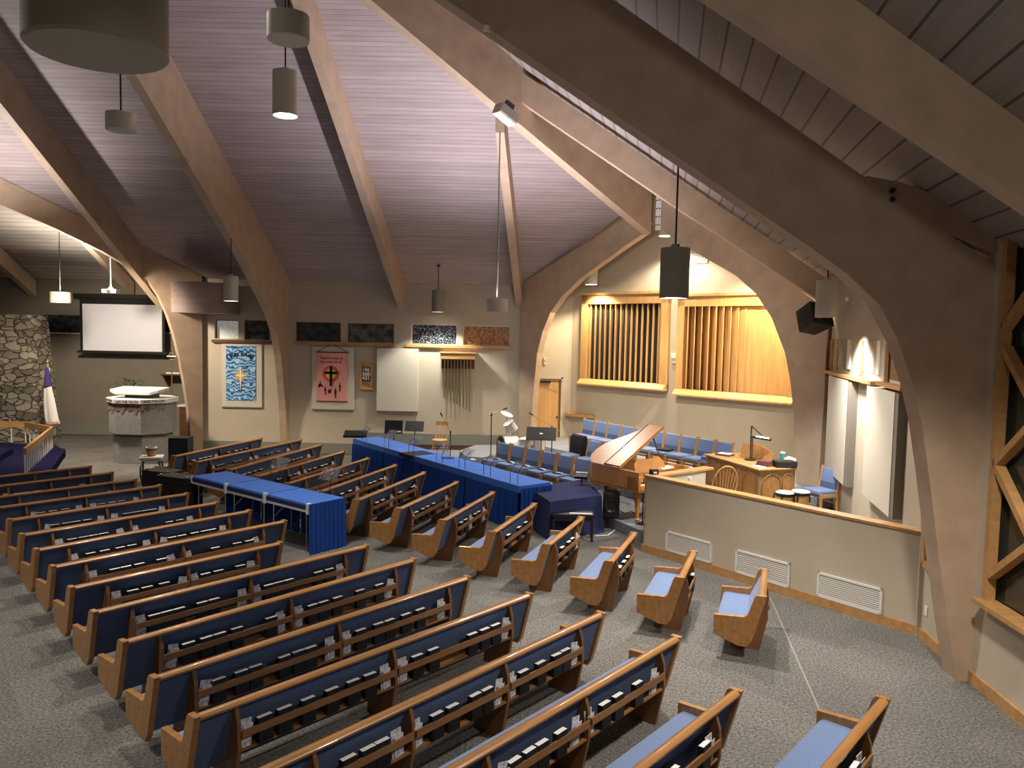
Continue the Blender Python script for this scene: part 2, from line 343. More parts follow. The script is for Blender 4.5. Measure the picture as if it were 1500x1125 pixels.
# small oak cased opening left of the near leg
so=E('window_2',W1.lerp(W2,.65)+Vector((0,0,.0))); so['kind']='structure'
def cpt(px,py): return PL(px,py,W1,W2)
q=[cpt(1357,745),cpt(1357,825),cpt(1376,840),cpt(1376,755)]
for i,j in ((0,1),(1,2),(2,3)):
    MB().bar(q[i]-so.location,q[j]-so.location,.09,.1,up=wn).build('window_frame','oaktrim',so)
# platforms
S(MB().prism([(-4.4,22.95,0),(-2.4,20.9,0),(-.9,18.9,0),(1.15,16.35,0),(1.72,15.27,0),(2.42,13.75,0),(5.1,10.6,0),(6.9,18,0),(1.8,23.2,0)],(0,0,.21)).build('floor_platform','bluecarpet'))
pc=G(673,660,.42)
S(MB().prism([(pc.x,pc.y,.2),(pc.x+.25,pc.y-1.0,.2),G(740,672,.42)-Vector((0,0,.22)),(2.2,17.2,.2),(3.5,15.2,.2),(3.35,14.0,.2),(5.0,11.2,.2),(6.9,17.9,.2),(1.8,23.15,.2),(pc.x+.4,22.6,.2)],(0,0,.22)).build('floor_platform_middle','bluecarpet'))
S(MB().prism([(.9,21.2,.4),(3.4,17.6,.4),(5.6,15.0,.4),(6.6,15.2,.4),(6.9,17.9,.4),(1.85,23.1,.4),(.9,23.1,.4)],(0,0,.23)).build('floor_platform_upper','bluecarpet'))
sa=G(1127,873); sb=G(1210,1062); S(MB().bar((sa.x,sa.y,.001),(sb.x,sb.y,.001),.018,.004).build('trim_10','greybase'))
# ------------------------------------------------------------------ laminated timber
def arch(name,label,pts,ext,group='laminated timber arches and rafters'):
    o=MB().prism(pts,ext).build(name,'glulam'); T(o,label,'beam',group); return o
LR=Vector((RX-LX,RY-LY,0)).normalized(); LRn=Vector((LR.y,-LR.x,0)); 
if LRn.y<0: LRn=-LRn                 # away from the viewer
LRn=Vector((-LR.y,LR.x,0)) if Vector((-LR.y,LR.x,0)).y>0 else Vector((LR.y,-LR.x,0))
Pp,Qp=(LX,LY),(RX,RY)
def A3(px,py): return PL(px,py,Pp,Qp)
inn=[(777,668),(778,617),(782,567),(787,517),(795,485),(806,458),(823,434),(850,408),(880,386),(913,362),(944,341)]
foot=A3(759,640); 
pts=[Vector((foot.x,foot.y,0))]+[Vector((A3(777,700).x,A3(777,700).y,0))]+[A3(*p) for p in inn]
ap=A3(951,335); hz=f1(ap.x,ap.y)-.15
pts+=[Vector((ap.x,ap.y,hz-.25)),Vector((foot.x,foot.y,f1(foot.x,foot.y)-.02))]
arch('curved_arch','curved pale timber arch leg left of the organ alcove, beside the door',pts,LRn*.22)
inn=[(951,322),(980,345),(1003,360),(1040,382),(1077,403),(1107,430),(1130,465),(1150,517),(1158,560),(1162,600),(1164,650),(1166,700)]
f4=A3(1200,690)
pts=[A3(*p) for p in inn]+[Vector((A3(1166,700).x,A3(1166,700).y,.3)),Vector((f4.x,f4.y,.3)),A3(1203,640),A3(1207,590),A3(1210,520),A3(1214,470),A3(1200,445),A3(1063,348),A3(1000,308),A3(951,277)]
arch('curved_arch','curved pale timber arch leg right of the organ alcove, behind the console',pts,LRn*.22)
# straight rafter S running from the hip to the right leg
Sp=Vector((hip(16.5),16.5,0)); Sq=Vector((7.3,15.55,0))
def A4(px,py): return PL(px,py,Sp,Sq)
sn=Vector((-(Sq-Sp).y,(Sq-Sp).x,0)).normalized()
s0=A4(716,92); s1=A4(1272,452)
a0=A4(716,112); 
pts=[A4(712,95),A4(735,130),A4(1000,310),A4(1063,350),A4(1200,440),A4(1275,492),A4(1285,458),A4(1127,350),A4(1000,267),A4(712,70)]
o=arch('roof_rafter','straight timber rafter bolted to the hip beam, running down to the right above the alcove',pts,sn*.2)
# hip beam R
h0=Vector((hip(19.35),19.35,0)); h1=Vector((hip(10.9),10.9,0)); hdv=(h1-h0).normalized(); hnn=Vector((-hdv.y,hdv.x,0))
def HB(px,py): return PL(px,py,h0,h1)
e=HB(947,343); zt=f1(h0.x,h0.y)
low2=HB(560,22); 
pts=[e,Vector((e.x,e.y,f1(e.x,e.y)-.05)),Vector((h1.x,h1.y,f1(h1.x,h1.y)-.05))]
sl=(low2.z-e.z)/((low2-e).to_2d().length); Lh=(h1-Vector((e.x,e.y,0))).length
pts+=[Vector((h1.x,h1.y,e.z+sl*Lh))]
o=MB().prism([p-hnn*.12 for p in pts],hnn*.26).build('hip_beam','glulam'); T(o,'deep timber hip beam ending in a square cut above the organ alcove','beam','laminated timber arches and rafters')
# steel bits
t=E('bolt_plate',A3(966,312),0,'pale steel hanger plate with bolts beside the cut end of the hip beam','plate')
pl=A3(966,312)
MB().bar((0,0,-.42),(0,0,.42),.16,.03,up=LRn).build('plate','white',t)
for i in range(4):
    for j in (-.04,.04):
        MB().tube([LR*j+Vector((0,0,-.3+.2*i))-LRn*.05,LR*j+Vector((0,0,-.3+.2*i))],.014,6).build('bolt','steel',t)
t.location=pl-LRn*.03
bt=HB(747,117)
t=E('bolt_group',A4(746,113)-sn*.01,0,'three dark bolts through the rafter joint on the hip beam','bolts')
for k in (102,112,122):
    p=A4(747,k)-t.location
    MB().tube([p,p-sn*.05],.045,10).build('bolt','darkwood',t)
# F1 rafters
rdir=Vector((-.1,-1,0)); 
def rafter(label,x0,dep,L,w=.2,y0=YW):
    zt=lambda y: f1(0,y)
    a=Vector((x0,y0,0)); b=a+rdir*L
    pts=[Vector((a.x,a.y,zt(a.y)-dep)),Vector((a.x,a.y,zt(a.y)+.0)),Vector((b.x,b.y,zt(b.y)+.0)),Vector((b.x,b.y,zt(b.y)-dep))]
    o=MB().prism(pts,(-w,0,0)).build('roof_rafter','glulam'); T(o,label,'beam','laminated timber arches and rafters')
rafter('straight timber rafter ending on the wall above the blank white wall panel',AY(593,440,YW).x,.76,13)
rafter('slender timber rafter ending at the left shoulder of the alcove arch',AY(766,445,YW).x,.70,5.6)
rafter('timber rafter ending on the arch beside the wooden drum enclosure',AY(243,420,YW).x,.95,13)
# arch 2 (leg on the wall)
q0=Vector((AY(424,500,YW).x,YW,0)); q1=q0+rdir*10
def A2(px,py): return PL(px,py,q0,q1)
inn=[(421,655),(420,640),(418.7,602),(415,556),(411.5,520),(407,490),(398,461),(386,436),(370,404),(352,369)]
low=A2(352,369); 
p=[A2(*c) for c in inn]
far=q0+rdir*13.5
dl=f1(0,p[-1].y)-p[-1].z
pts=[Vector((q0.x,q0.y,0))]+[Vector((p[0].x,p[0].y,0))]+p+[Vector((far.x,far.y,f1(0,far.y)-dl)),Vector((far.x,far.y,f1(0,far.y))),Vector((q0.x,q0.y,f1(0,q0.y)))]
arch('curved_arch','curved timber arch leg against the wall between the blue and pink banners',pts,(-.2,0,0))
# arch 1 (chancel opening)
c0=Vector((AY(298,600,YW-.1).x,YW-.15,0)); cd=Vector((-.76,-.65,0)).normalized(); c1=c0+cd*9
def A1(px,py): return PL(px,py,c0,c1)
inn=[(281,660),(276,600),(270,560),(262,520),(255,490),(245,460),(232,432),(218,412),(190,391),(150,368),(80,334),(0,299)]
p=[A1(*c) for c in inn]
ext2=c0+cd*8.5
k=(p[-1].z-p[-3].z)/((p[-1]-p[-3]).to_2d().length)
pe=p[-1]+(ext2-Vector((p[-1].x,p[-1].y,0)))+Vector((0,0,k*(ext2-Vector((p[-1].x,p[-1].y,0))).length))
def tp(v): return Vector((v.x,v.y,f1(v.x,v.y)-.02))
ap1=c0+cd*6
pts=[Vector((c0.x,c0.y,0)),Vector((p[0].x,p[0].y,0))]+p+[pe,tp(ext2),tp(c0)]
arch('curved_arch','curved orange-lit timber arch framing the chancel behind the pulpit',pts,Vector((-cd.y,cd.x,0))*-.0+Vector((.12,-.14,0))*-1.3)
# near arch 5
Y5=8.3
def A5(px,py): return AY(px,py,Y5)
inn=[(1421,1003),(1418,1000),(1403,920),(1390,850),(1376,760),(1362,680),(1352,620),(1340,567),(1318,505),(1290,450),(1262,412),(1225,385),(1165,347),(1000,235),(655,0)]
inn=[(1402,1000),(1390,925),(1380,850),(1371,780),(1360,690),(1350,620),(1337,562),(1316,500),(1290,448),(1240,400),(1165,347),(1000,235),(655,0),(400,-176)]
p=[A5(*c) for c in inn]
d=p[-1]-p[-2]
up=[A5(400,-352),A5(900,0),A5(1270,262),A5(1475,400),A5(1450,560),A5(1437,760),A5(1428,920),A5(1423,1000)]
pts=[Vector((p[0].x,Y5,0))]+p+up+[Vector((A5(1423,1000).x,Y5,0))]
arch('curved_arch','massive near timber arch rising from the right side floor and crossing the picture',pts,(0,.28,0))
pts=[A5(1285,300),A5(1333,318),A5(1400,347),A5(1500,388),A5(1560,415),A5(1560,360),A5(1473,327),A5(1383,290),A5(1317,267),A5(1268,258)]
o=MB().prism([v-Vector((0,.02,0)) for v in pts],(0,.2,0)).build('roof_rafter','glulam'); T(o,'short timber eave piece with two bolts, running right from the near arch','beam','laminated timber arches and rafters')
t=E('bolt_group',A5(1305,287)-Vector((0,.03,0)),0,'two dark bolts in the short eave piece of the near arch','bolts')
for k in (280,293):
    v=A5(1305,k)-t.location; MB().tube([v,v-Vector((0,.05,0))],.028,10).build('bolt','steel',t)
# nearest rafter at top right
Y6=5.9
a6=[AY(1060,0,Y6),AY(1500,292,Y6),AY(1700,425,Y6),AY(1700,310,Y6),AY(1500,158,Y6),AY(1265,0,Y6),AY(1000,-175,Y6),AY(800,-175,Y6)]
o=MB().prism(a6,(0,.22,0)).build('roof_rafter','glulam'); T(o,'nearest timber rafter crossing the top right corner','beam','laminated timber arches and rafters')
# chancel rafters
for (xa,ya),(xb,yb),lb in (((53,434),(0,366),'short timber rafter at the far left of the chancel ceiling'),((197,432),(159,387),'slim timber rafter above the projection screen in the chancel')):
    a=AY(xa,ya,25.8); b0=AY(xa,ya,25.8)+Vector((-.15,-1,.66))*8
    dz=Vector((0,0,f1(0,YW)+.0-a.z))
    o=MB().prism([a,b0,b0+dz,a+dz],(-.2,0,0)).build('roof_rafter','glulam'); T(o,lb,'beam','laminated timber arches and rafters')
# ================================================================== PEWS
RZ=.77
def rows():
    A={1:((0,697),(134,683)),2:((0,712),(166,692)),3:((0,729),(200,702)),4:((0,745),(236,711)),5:((11,762),(276,723)),6:((29,784),(319,736)),7:((50,806),(367,748)),8:((74,831),(419,763)),9:((101,862),(413,795)),10:((134,898),(539,799)),11:((177,942),(608,819)),12:((222,995),(687,845)),13:((280,1053),(778,870)),14:((500,1073),(883,898)),15:((650,1125),(994,933)),16:((927,1125),(1082,1011)),17:((1190,1125),(1297,1023))}
    B={1:((254,668.6),(383,642)),2:((286,677),(441,644)),3:((330,687),(471,651)),4:((400,690),(504,661)),5:((430,707),(540,671)),6:((480,717),(580,681)),7:((522,733),(622,692)),8:((583,746),(670,706)),9:((648,763),(723,721)),10:((721,780.5),(784,738)),11:((801,799),(853,758)),12:((893,824),(930,781)),13:((997,848),(1017,808)),14:((1117,876),(1121,835))}
    R=[]
    n5=G(11,762,RZ); n13=G(280,1053,RZ); st=(n13-n5)/8
    ang=math.radians(49.2); u=Vector((math.cos(ang),math.sin(ang),0))
    for k,(l,r) in A.items():
        p=G(*l,RZ); q=G(*r,RZ)
        q2=q; 
        pl=n5+st*(k-5)                                    # left aisle line
        # end on the aisle line, along u from q
        t=(q-pl).dot(u); p2=q-u*t
        if 5<=k<=13: p2=p; 
        R.append(('A',k,p2,q2))
    b7=G(522,733,RZ); b14=G(1117,876,RZ); sb=(b14-b7)/7
    for k,(l,r) in B.items():
        p=G(*l,RZ); q=G(*r,RZ)
        if k in (3,4,5,6): p=b7+sb*(k-7)
        R.append(('B',k,p,q))
    return R
def cx(k,ox,xs): return [ox+x/k for x in xs]
SUP={('A',3):cx(5.77,0,[105]),('A',4):cx(5.77,0,[210,718,1180]),('A',5):cx(5.77,0,[312,890,1408]),('A',6):cx(5.77,0,[428,1090])+[290],('A',7):cx(5.77,0,[565,1298])+[333],
 ('A',8):[123,265.7,383],('A',9):[154,273,375],('A',10):[190,364,503],('A',11):[231,423,576],('A',12):[280,493,654],('A',13):[342,573,744],('A',14):[597,737,846],('A',15):[709,854,965],('A',16):[1045],('A',17):[1265],
 ('B',1):cx(5.77,240,[183,470,728]),('B',2):cx(5.77,240,[385,745,1065]),('B',3):cx(5.77,240,[600,950,1245]),('B',4):cx(5.77,240,[1160,1430])+[420],('B',5):[446,500,525],('B',6):cx(5.77,480,[20,268,485]),
 ('B',7):cx(5.77,480,[348,558,735]),('B',8):cx(5.77,480,[685,1018]),('B',9):cx(5.77,480,[1058,1325]),('B',10):cx(5.77,720,[68,305]),('B',11):cx(5.77,720,[525,705]),('B',12):cx(5.77,720,[1036,1160]),('B',13):cx(3,900,[303,340]),('B',14):[1119.5]}
BK={('A',2):cx(5.77,0,[145,220,310]),('A',3):cx(5.77,0,[240,330,600,680,800]),('A',4):cx(5.77,0,[340,440,545,850,937,1018]),('A',5):cx(5.77,0,[455,555,635,730,1065,1140,1212,1280]),('A',6):cx(5.77,0,[600,695,780,867,1420])+cx(3,0,[785]),
 ('A',7):cx(5.77,0,[755,875,1005,1103])+cx(3,0,[750,793,850,893,925]),('A',8):cx(3,0,[497,547,605,703,940,1035,1088]),('A',9):cx(3,0,[577,640,715,895,953,1048]),('A',10):cx(3,0,[670,725,778,880,932,1172,1217,1260,1390,1438]),
 ('A',11):cx(3,0,[817,897,955,1030,1180])+cx(3,100,[1062,1110,1172,1272,1355]),('A',12):cx(3,100,[648,748,812,937,1000,1052])+cx(3,500,[73,152,200,272,335]),('A',13):cx(3,100,[850,937,1040,1145,1238,1312])+cx(3,500,[320,392,563,617,665]),
 ('A',14):cx(3,500,[15,100,163,403,473,573,625,783,860,930,970]),('A',15):cx(3,500,[740,808,863,943,1140,1197,1285]),('A',16):cx(3,900,[240,375]),('A',17):cx(3,900,[1033]),
 ('B',1):cx(5.77,240,[238,295,340,378,537,600,640,688]),('B',2):cx(5.77,240,[447,483,593,630,863,902,957]),('B',3):cx(5.77,240,[668,710,757,808,1000,1045,1083,1117,1150]),('B',4):cx(5.77,240,[960,1050,1098,1220,1262,1325,1358]),
 ('B',5):cx(5.77,480,[100,145,197]),('B',6):cx(5.77,480,[105,172,345,382,438]),('B',7):cx(5.77,480,[398,447,597,700]),('B',8):cx(5.77,480,[727,785,827,877]),('B',9):cx(5.77,480,[1107,1147,1228,1257]),
 ('B',10):cx(5.77,720,[120,210,268]),('B',11):cx(5.77,720,[573,630,663]),('B',12):cx(5.77,720,[1058,1095,1127]),('B',13):cx(3,900,[328])}
CD={('A',2):cx(5.77,0,[60,700]),('A',3):cx(5.77,0,[145,910]),('A',4):cx(5.77,0,[265,660,775,1125]),('A',5):cx(5.77,0,[375,828,948,1340]),('A',6):cx(5.77,0,[497,1015,1137])+cx(3,0,[827]),('A',7):cx(5.77,0,[630,1225,1345])+cx(3,0,[968]),
 ('A',8):cx(3,0,[400,752,823,1122]),('A',9):cx(3,0,[503,782,853,1090]),('A',10):cx(3,0,[612,1055,1125,1485]),('A',11):cx(3,0,[738,1225,1302])+cx(3,100,[1393]),('A',12):cx(3,100,[575,1140,1213])+cx(3,500,[428]),
 ('A',13):cx(3,100,[762,1385])+cx(3,500,[258,703]),('A',14):cx(3,500,[237,322,670,737,1005]),('A',15):cx(3,500,[680,1010,1078,1355]),('A',16):cx(3,900,[403]),('A',17):cx(3,900,[1058]),
 ('B',1):cx(5.77,240,[435]),('B',2):cx(5.77,240,[400,715,768,1040]),('B',3):cx(5.77,240,[900,1212]),('B',4):cx(5.77,240,[1130,1180,1408]),('B',6):cx(5.77,480,[235,468]),('B',7):cx(5.77,480,[520,722]),('B',8):cx(5.77,480,[695,985]),('B',9):cx(5.77,480,[1188,1299]),('B',11):[841]}
# shared end / fin profiles, local frame: x along the pew, y forward (the way it faces), z up
ENDP=[(-.05,.79),(.06,.79),(.085,.765),(.155,.545),(.19,.52),(.535,.505),(.535,.27),(.25,.165),(.15,.165),(.10,.24)]
FINP=[(-.015,.735),(-.055,.62),(-.066,.40),(.02,0),(.36,0),(.34,.24),(.17,.30),(.02,.735)]
def endmesh():
    mb=MB().prism([(0,y,z) for y,z in ENDP],(.055,0,0),bev=.007); return mb.build('side_panel','oak')
def finmesh():
    return MB().prism([(0,y,z) for y,z in FINP],(.035,0,0)).build('support','darkwoodoak')
M['rackoak']=grain_mat('oak rack',(.24,.115,.04),(1.5,14,14),.2,.4)
M['darkwoodoak']=grain_mat('oak support',(.20,.09,.032),(10,10,1.2),.2,.4)
_end=endmesh(); _fin=finmesh()
def share(o,name,parent,x):
    c=o.copy(); c.name=name; C.objects.link(c); c.parent=parent; c.location=(x,0,0); return c
# hymn book & card, local: stands in the rack, spine along y
def book_proto():
    o=MB().box(-.068,.068,-.026,-.022,0,.208).box(-.068,.068,.022,.026,0,.208).box(-.068,-.064,-.026,.026,0,.208).build('hymnal','bookcover')
    MB().box(-.065,.066,-.0225,.0225,.003,.2078).build('pages','paper',o)
    return o
def card_proto():
    o=MB().prism([(-.05,-.004,0),(.05,-.004,0),(.05,-.004,.235),(-.05,-.004,.235)],(0,.006,0)).prism([(-.03,-.010,0),(.055,-.012,.01),(.05,-.03,.20),(-.035,-.03,.19)],(0,.004,0)).build('leaflet','papergrey')
    return o
_bk=book_proto(); _cd=card_proto(); first=dict(b=True,c=True)
PEWS={}
def pos_words(k): return ORD[k-1]
HOT=[((-.015,.735),)]
for blk,k,p,q in rows():
    d=q-p; d.z=0; L=d.length; ang=math.atan2(d.y,d.x); d.normalize()
    fwd=Vector((-d.y,d.x,0))
    base=Vector((p.x,p.y,0))
    if blk=='A': lab='long blue-backed oak pew, %s row of the near block'%pos_words(k)
    else: lab='oak pew with blue upholstery, %s row beyond the centre aisle'%pos_words(k)
    if (blk,k)==('A',17): lab='nearest oak pew at the bottom right corner, its blue seat empty'
    if (blk,k)==('B',14): lab='shortest oak pew nearest the white wall vents, only wide enough for one'
    E_=E('pew',base,ang,lab,'pew','oak pews with blue cushions')
    w=.055
    share(_end,'side_panel',E_,0); share(_end,'side_panel',E_,L-w)
    # top rail
    rp=[(-.035,.745),(-.04,.765),(-.025,.782),(.0,.788),(.03,.782),(.045,.765),(.042,.745)]
    MB().prism([(w-.0,y,z) for y,z in rp],(L-2*w,0,0)).build('top_rail','oak',E_,smooth=True)
    MB().prism([(w,y,z) for y,z in ((.0,.75),(.035,.75),(.17,.27),(.135,.24))],(L-2*w,0,0)).build('backrest','fabricback',E_)
    MB().prism([(w,y,z) for y,z in ((.036,.73),(.06,.70),(.175,.44),(.14,.40))],(L-2*w,0,0)).build('back_cushion','fabric',E_)
    MB().prism([(w,y,z) for y,z in ((.13,.36),(.14,.425),(.18,.44),(.47,.445),(.505,.42),(.505,.37),(.49,.355))],(L-2*w,0,0)).build('seat_cushion','fabric',E_,smooth=True)
    MB().prism([(w,y,z) for y,z in ((.13,.32),(.13,.357),(.49,.357),(.49,.32))],(L-2*w,0,0)).build('seat_board','oak',E_)
    # supports & racks
    def sx(px,dy=12):
        a,b=proj2(p),proj2(q); yy=a[1]+(b[1]-a[1])*(px-a[0])/(b[0]-a[0]) if abs(b[0]-a[0])>1 else a[1]
        v=PL(px,yy+dy,(p.x,p.y),(q.x,q.y)); return (Vector((v.x,v.y,0))-base).dot(d)
    sup=sorted(sx(x) for x in SUP.get((blk,k),[]))
    if blk=='A' and k<=3: sup=[L-.45,L/2,.45]
    if blk=='A' and k in (14,): sup=[.5]+sup
    if blk=='A' and k in (15,): sup=[.45]+sup
    if blk=='A' and k in (16,17): sup=[.45,L/2]+sup
    if blk=='B' and k==14: sup=[.38,L-.38]
    if blk=='B' and k in (12,13,11,10): sup=[.30,L-.36]
    sup=sorted(max(.2,min(L-.25,s)) for s in sup)
    for s_ in sup: share(_fin,'support',E_,s_)
    for a,b in zip(sup,sup[1:]):
        if b-a<.25: continue
        x0,x1=a+.035,b
        rk=MB().box(x0,x1,-.055,.045,.375,.39).box(x0,x1,-.078,-.060,.495,.555)
        rk.box(x0,x1,.03,.05,.39,.42)
        rk.build('book_rack','rackoak',E_)
    PEWS[(blk,k)]=(base,d,ang,L,sup)
    # books and leaflets standing in the rack
    where=('in the rack of the %s row of the near block'%pos_words(k)) if blk=='A' else ('in the rack of the %s row beyond the centre aisle'%pos_words(k))
    nb=0
    for px in sorted(BK.get((blk,k),[])):
        s_=sx(px,20)
        if blk=='B' and 10<=k<=13: s_=max(s_,sup[0]+.13+.19*nb); s_=min(s_,sup[-1]-.09)
        if s_<.06 or s_>L-.1: continue
        nb+=1; pos=base+d*s_-fwd*.045
        o=_bk if first['b'] else dup(_bk); first['b']=False
        o.location=(pos.x,pos.y,.391); o.rotation_euler=(random.uniform(-.03,.0),0,ang+random.uniform(-.03,.03))
        o['label']='black hymnal, %s from left %s'%(ORD[min(nb-1,17)],where); o['category']='book'; o['group']='black hymnals in the pew racks'
    nc=0
    for px in sorted(CD.get((blk,k),[])):
        s_=sx(px,20)
        if s_<.06 or s_>L-.08: continue
        nc+=1; pos=base+d*s_-fwd*.03
        o=_cd if first['c'] else dup(_cd); first['c']=False
        o.location=(pos.x,pos.y,.391); o.rotation_euler=(0,random.uniform(-.12,.28),ang+random.uniform(-.1,.1))
        o['label']='printed leaflet, %s from left %s'%(ORD[nc-1],where); o['category']='leaflet'; o['group']='printed leaflets in the pew racks'
bpy.data.objects.remove(_end); bpy.data.objects.remove(_fin)
# ================================================================== PENDANT LAMPS
LAMPS=[]
def cyl(name,m,par,r,z0,z1,n=28,x=0,y=0,sm=True,bev=.008):
    return MB().lathe([(0,z0),(r-bev,z0),(r,z0+bev),(r,z1-bev),(r-bev,z1),(0,z1)],x,y,n).build(name,m,par,smooth=sm)
def roofz(v): return min(f1(v.x,v.y),f2(v.x,v.y))
def downlight(px,pyb,w,label,D=None,top=None,lit=True,dia=.36,body='lampbody'):
    D=D or dia*1127/w; p=AY(px,pyb,D); h=.62*dia/.36
    t=E('pendant_downlight',p,0,label,'ceiling lamp','cylindrical pendant downlights')
    sh=MB().lathe([(dia/2-.012,.02),(dia/2-.012,.0),(dia/2,.0),(dia/2,h),(dia/2-.02,h),(.06,h+.001),(.05,h+.05),(0,h+.05)],0,0,32).build('lamp_shade',body,t,smooth=True)
    MB().lathe([(0,.012),(dia/2-.012,.012)],0,0,32).build('lens','litcool' if lit else 'lampdark',sh)
    zt=(top if top is not None else roofz(p)-.02)-p.z
    MB().tube([(0,0,h+.04),(0,0,zt)],.012).build('rod','steel',t)
    MB().lathe([(0,zt-.05),(.05,zt-.05),(.05,zt),(0,zt)],0,0,16).build('canopy','steel',t)
    return p
def uplight(px,pyb,w,label,D=None,lit=False,dia=.44,top=None):
    D=D or dia*1127/w; p=AY(px,pyb,D); h=.26*dia/.44
    t=E('pendant_uplight',p,0,label,'ceiling lamp','drum pendant uplights')
    sh=MB().lathe([(0,0),(dia/2-.01,0),(dia/2,.01),(dia/2,h),(dia/2-.012,h),(dia/2-.012,.05),(0,.05)],0,0,36).build('lamp_shade','lampbody',t,smooth=True)
    MB().lathe([(0,h-.05),(.1*dia/.44,h-.05),(.1*dia/.44,h-.02),(0,h-.02)],0,0,20).build('lens','litcool' if lit else 'lampdark',sh)
    zt=(top if top is not None else roofz(p)-.02)-p.z
    MB().tube([(0,0,.05),(0,0,zt)],.014).build('rod','chrome' if lit else 'steel',t)
    MB().bar((-dia/2+.01,0,h-.005),(dia/2-.01,0,h-.005),.02,.02).build('bracket','steel',t)
    return p
d1=downlight(987,437,42,'dark cylindrical pendant lamp hanging before the organ screens, its lens lit',body='lampdark',top=6.35)
d2=downlight(418,170,36,'cylindrical pendant lamp with bright lens high on the upper left ceiling')
d3=downlight(338.5,441,21,'small cylindrical pendant lamp hanging beside the wooden drum enclosure')
d4=downlight(1210,465,31,'cylindrical pendant lamp beside the black loudspeaker near the right arch',top=5.45,lit=False)
d5=downlight(641.5,457,17,'dark far pendant lamp against the wall above the glittering window',D=22.2,body='lampdark')
d6=downlight(866,417,20,'cylindrical pendant lamp half hidden behind the left curve of the alcove arch',D=21.9,top=6.9)
d7=downlight(975,346,19,'pendant lamp just below the alcove peak, seen behind the dark pendant',D=19.9,top=7.05)
u1=uplight(727.5,457,31,'drum pendant uplight on a long lit rod from the hip beam',D=15.6,lit=True,top=7.75)
u2=uplight(88.5,444,27,'small drum uplight on a glowing rod in front of the chancel',lit=True,D=22.0,dia=.53,top=7.7)
u3=uplight(177.5,192,41,'unlit white drum pendant between the two left rafters')
u4=uplight(422.5,60,59,'white drum pendant above the bright cylinder lamp')
u5=uplight(143,78,188,'huge near white drum pendant in the top left corner')
# lamp with box on the hip beam
bp_=E('beam_box',u1+Vector((.10,0,3.88)),0,'white ballast box hanging under the hip beam with louvred side','fixture')
q=math.atan2(hdv.y,hdv.x); Mx=Matrix.Rotation(q,4,'Z')@Matrix.Rotation(-.40,4,'Y')
MB().box(-.24,.24,-.13,.13,-.06,.14,Mx,bev=.02).build('housing','lampbody',bp_)
MB().box(-.23,.23,-.12,.12,-.075,-.062,Mx).build('diffuser','white',bp_)
MB().box(-.1,.1,-.04,.04,.14,.3,Mx).build('bracket','steel',bp_)
# small sensors / sprinklers on beams
for px,py,D,l in ((595,52,15.0,'small white sensor on the hip beam edge near the top'),(713,42,8.2,'small pale sensor on the underside of the near arch'),(271,222,18.2,'tiny white sensor on the side of the left rafter'),(1242,438,14.5,'small white spotlight head under the right rafter end')):
    p=AY(px,py,D); t=E('ceiling_sensor',p,0,l,'sensor')
    r=.05 if D>10 else .04
    MB().lathe([(0,-r),(r*.7,-r*.8),(r,0),(r,r*.6),(0,r*.6)],0,0,16).build('housing','white',t,smooth=True)
    MB().lathe([(0,-r*1.25),(r*.35,-r*1.1),(r*.35,-r*.8),(0,-r*.8)],0,0,12).build('lens','lampdark',t)
# ================================================================== BANNER WALL
YF=YW                                              # wall face
def B(px,py,off=0.0): return AY(px,py,YF-off)
def rect(px0,py0,px1,py1,y0,y1,name,m,par=None,bev=0):
    a=AY(px0,py0,YF-y1); b=AY(px1,py1,YF-y1); cxm=(px0+px1)/2
    zt=AY(cxm,py0,YF-y1).z; zb=AY(cxm,py1,YF-y1).z
    o=Vector((0,0,0)) if par is None else par.location
    x0=min(a.x,b.x)-o.x; x1=max(a.x,b.x)-o.x
    return MB().box(x0,x1,YF-y1-o.y,YF-y0-o.y,zb-o.z,zt-o.z,bev=bev).build(name,m,par)
def frost(name,c1,c2,scale,rough=.3,emit=0,lo=.4,hi=.6):
    m=mat(name,c1,rough,spec=.6,emit=(c2,emit) if emit else None); nt=m.node_tree;N=nt.nodes;L=nt.links;b=N['Principled BSDF']
    tc=N.new('ShaderNodeTexCoord'); n=N.new('ShaderNodeTexNoise'); n.inputs['Scale'].default_value=scale; n.inputs['Detail'].default_value=4
    r=N.new('ShaderNodeValToRGB'); r.color_ramp.elements[0].position=lo; r.color_ramp.elements[1].position=hi
    r.color_ramp.elements[0].color=(*c1,1); r.color_ramp.elements[1].color=(*c2,1)
    L.new(tc.outputs['Object'],n.inputs['Vector']); L.new(n.outputs['Fac'],r.inputs['Fac']); L.new(r.outputs['Color'],b.inputs['Base Color'])
    bp=N.new('ShaderNodeBump'); bp.inputs['Strength'].default_value=.8; bp.inputs['Distance'].default_value=.02; L.new(n.outputs['Fac'],bp.inputs['Height']); L.new(bp.outputs['Normal'],b.inputs['Normal'])
    return m
gl=[frost('frosted glass',(.62,.68,.64),(.80,.84,.80),20,.8,emit=.16),frost('dark frosted glass',(.02,.03,.028),(.09,.12,.11),6),frost('dark glass',(.012,.014,.015),(.05,.055,.055),5),  # first pane has a faint added glow for the light it catches
    frost('dark glass with painted reflections',(.02,.024,.024),(.16,.18,.17),4),frost('glitter glass',(.008,.012,.02),(.42,.46,.52),34,.15,lo=.5,hi=.72),frost('amber textured glass',(.13,.05,.02),(.62,.30,.12),26,.3,lo=.36,hi=.62)]  # streaks and glitter: reflections and sparkle put into the glass colour
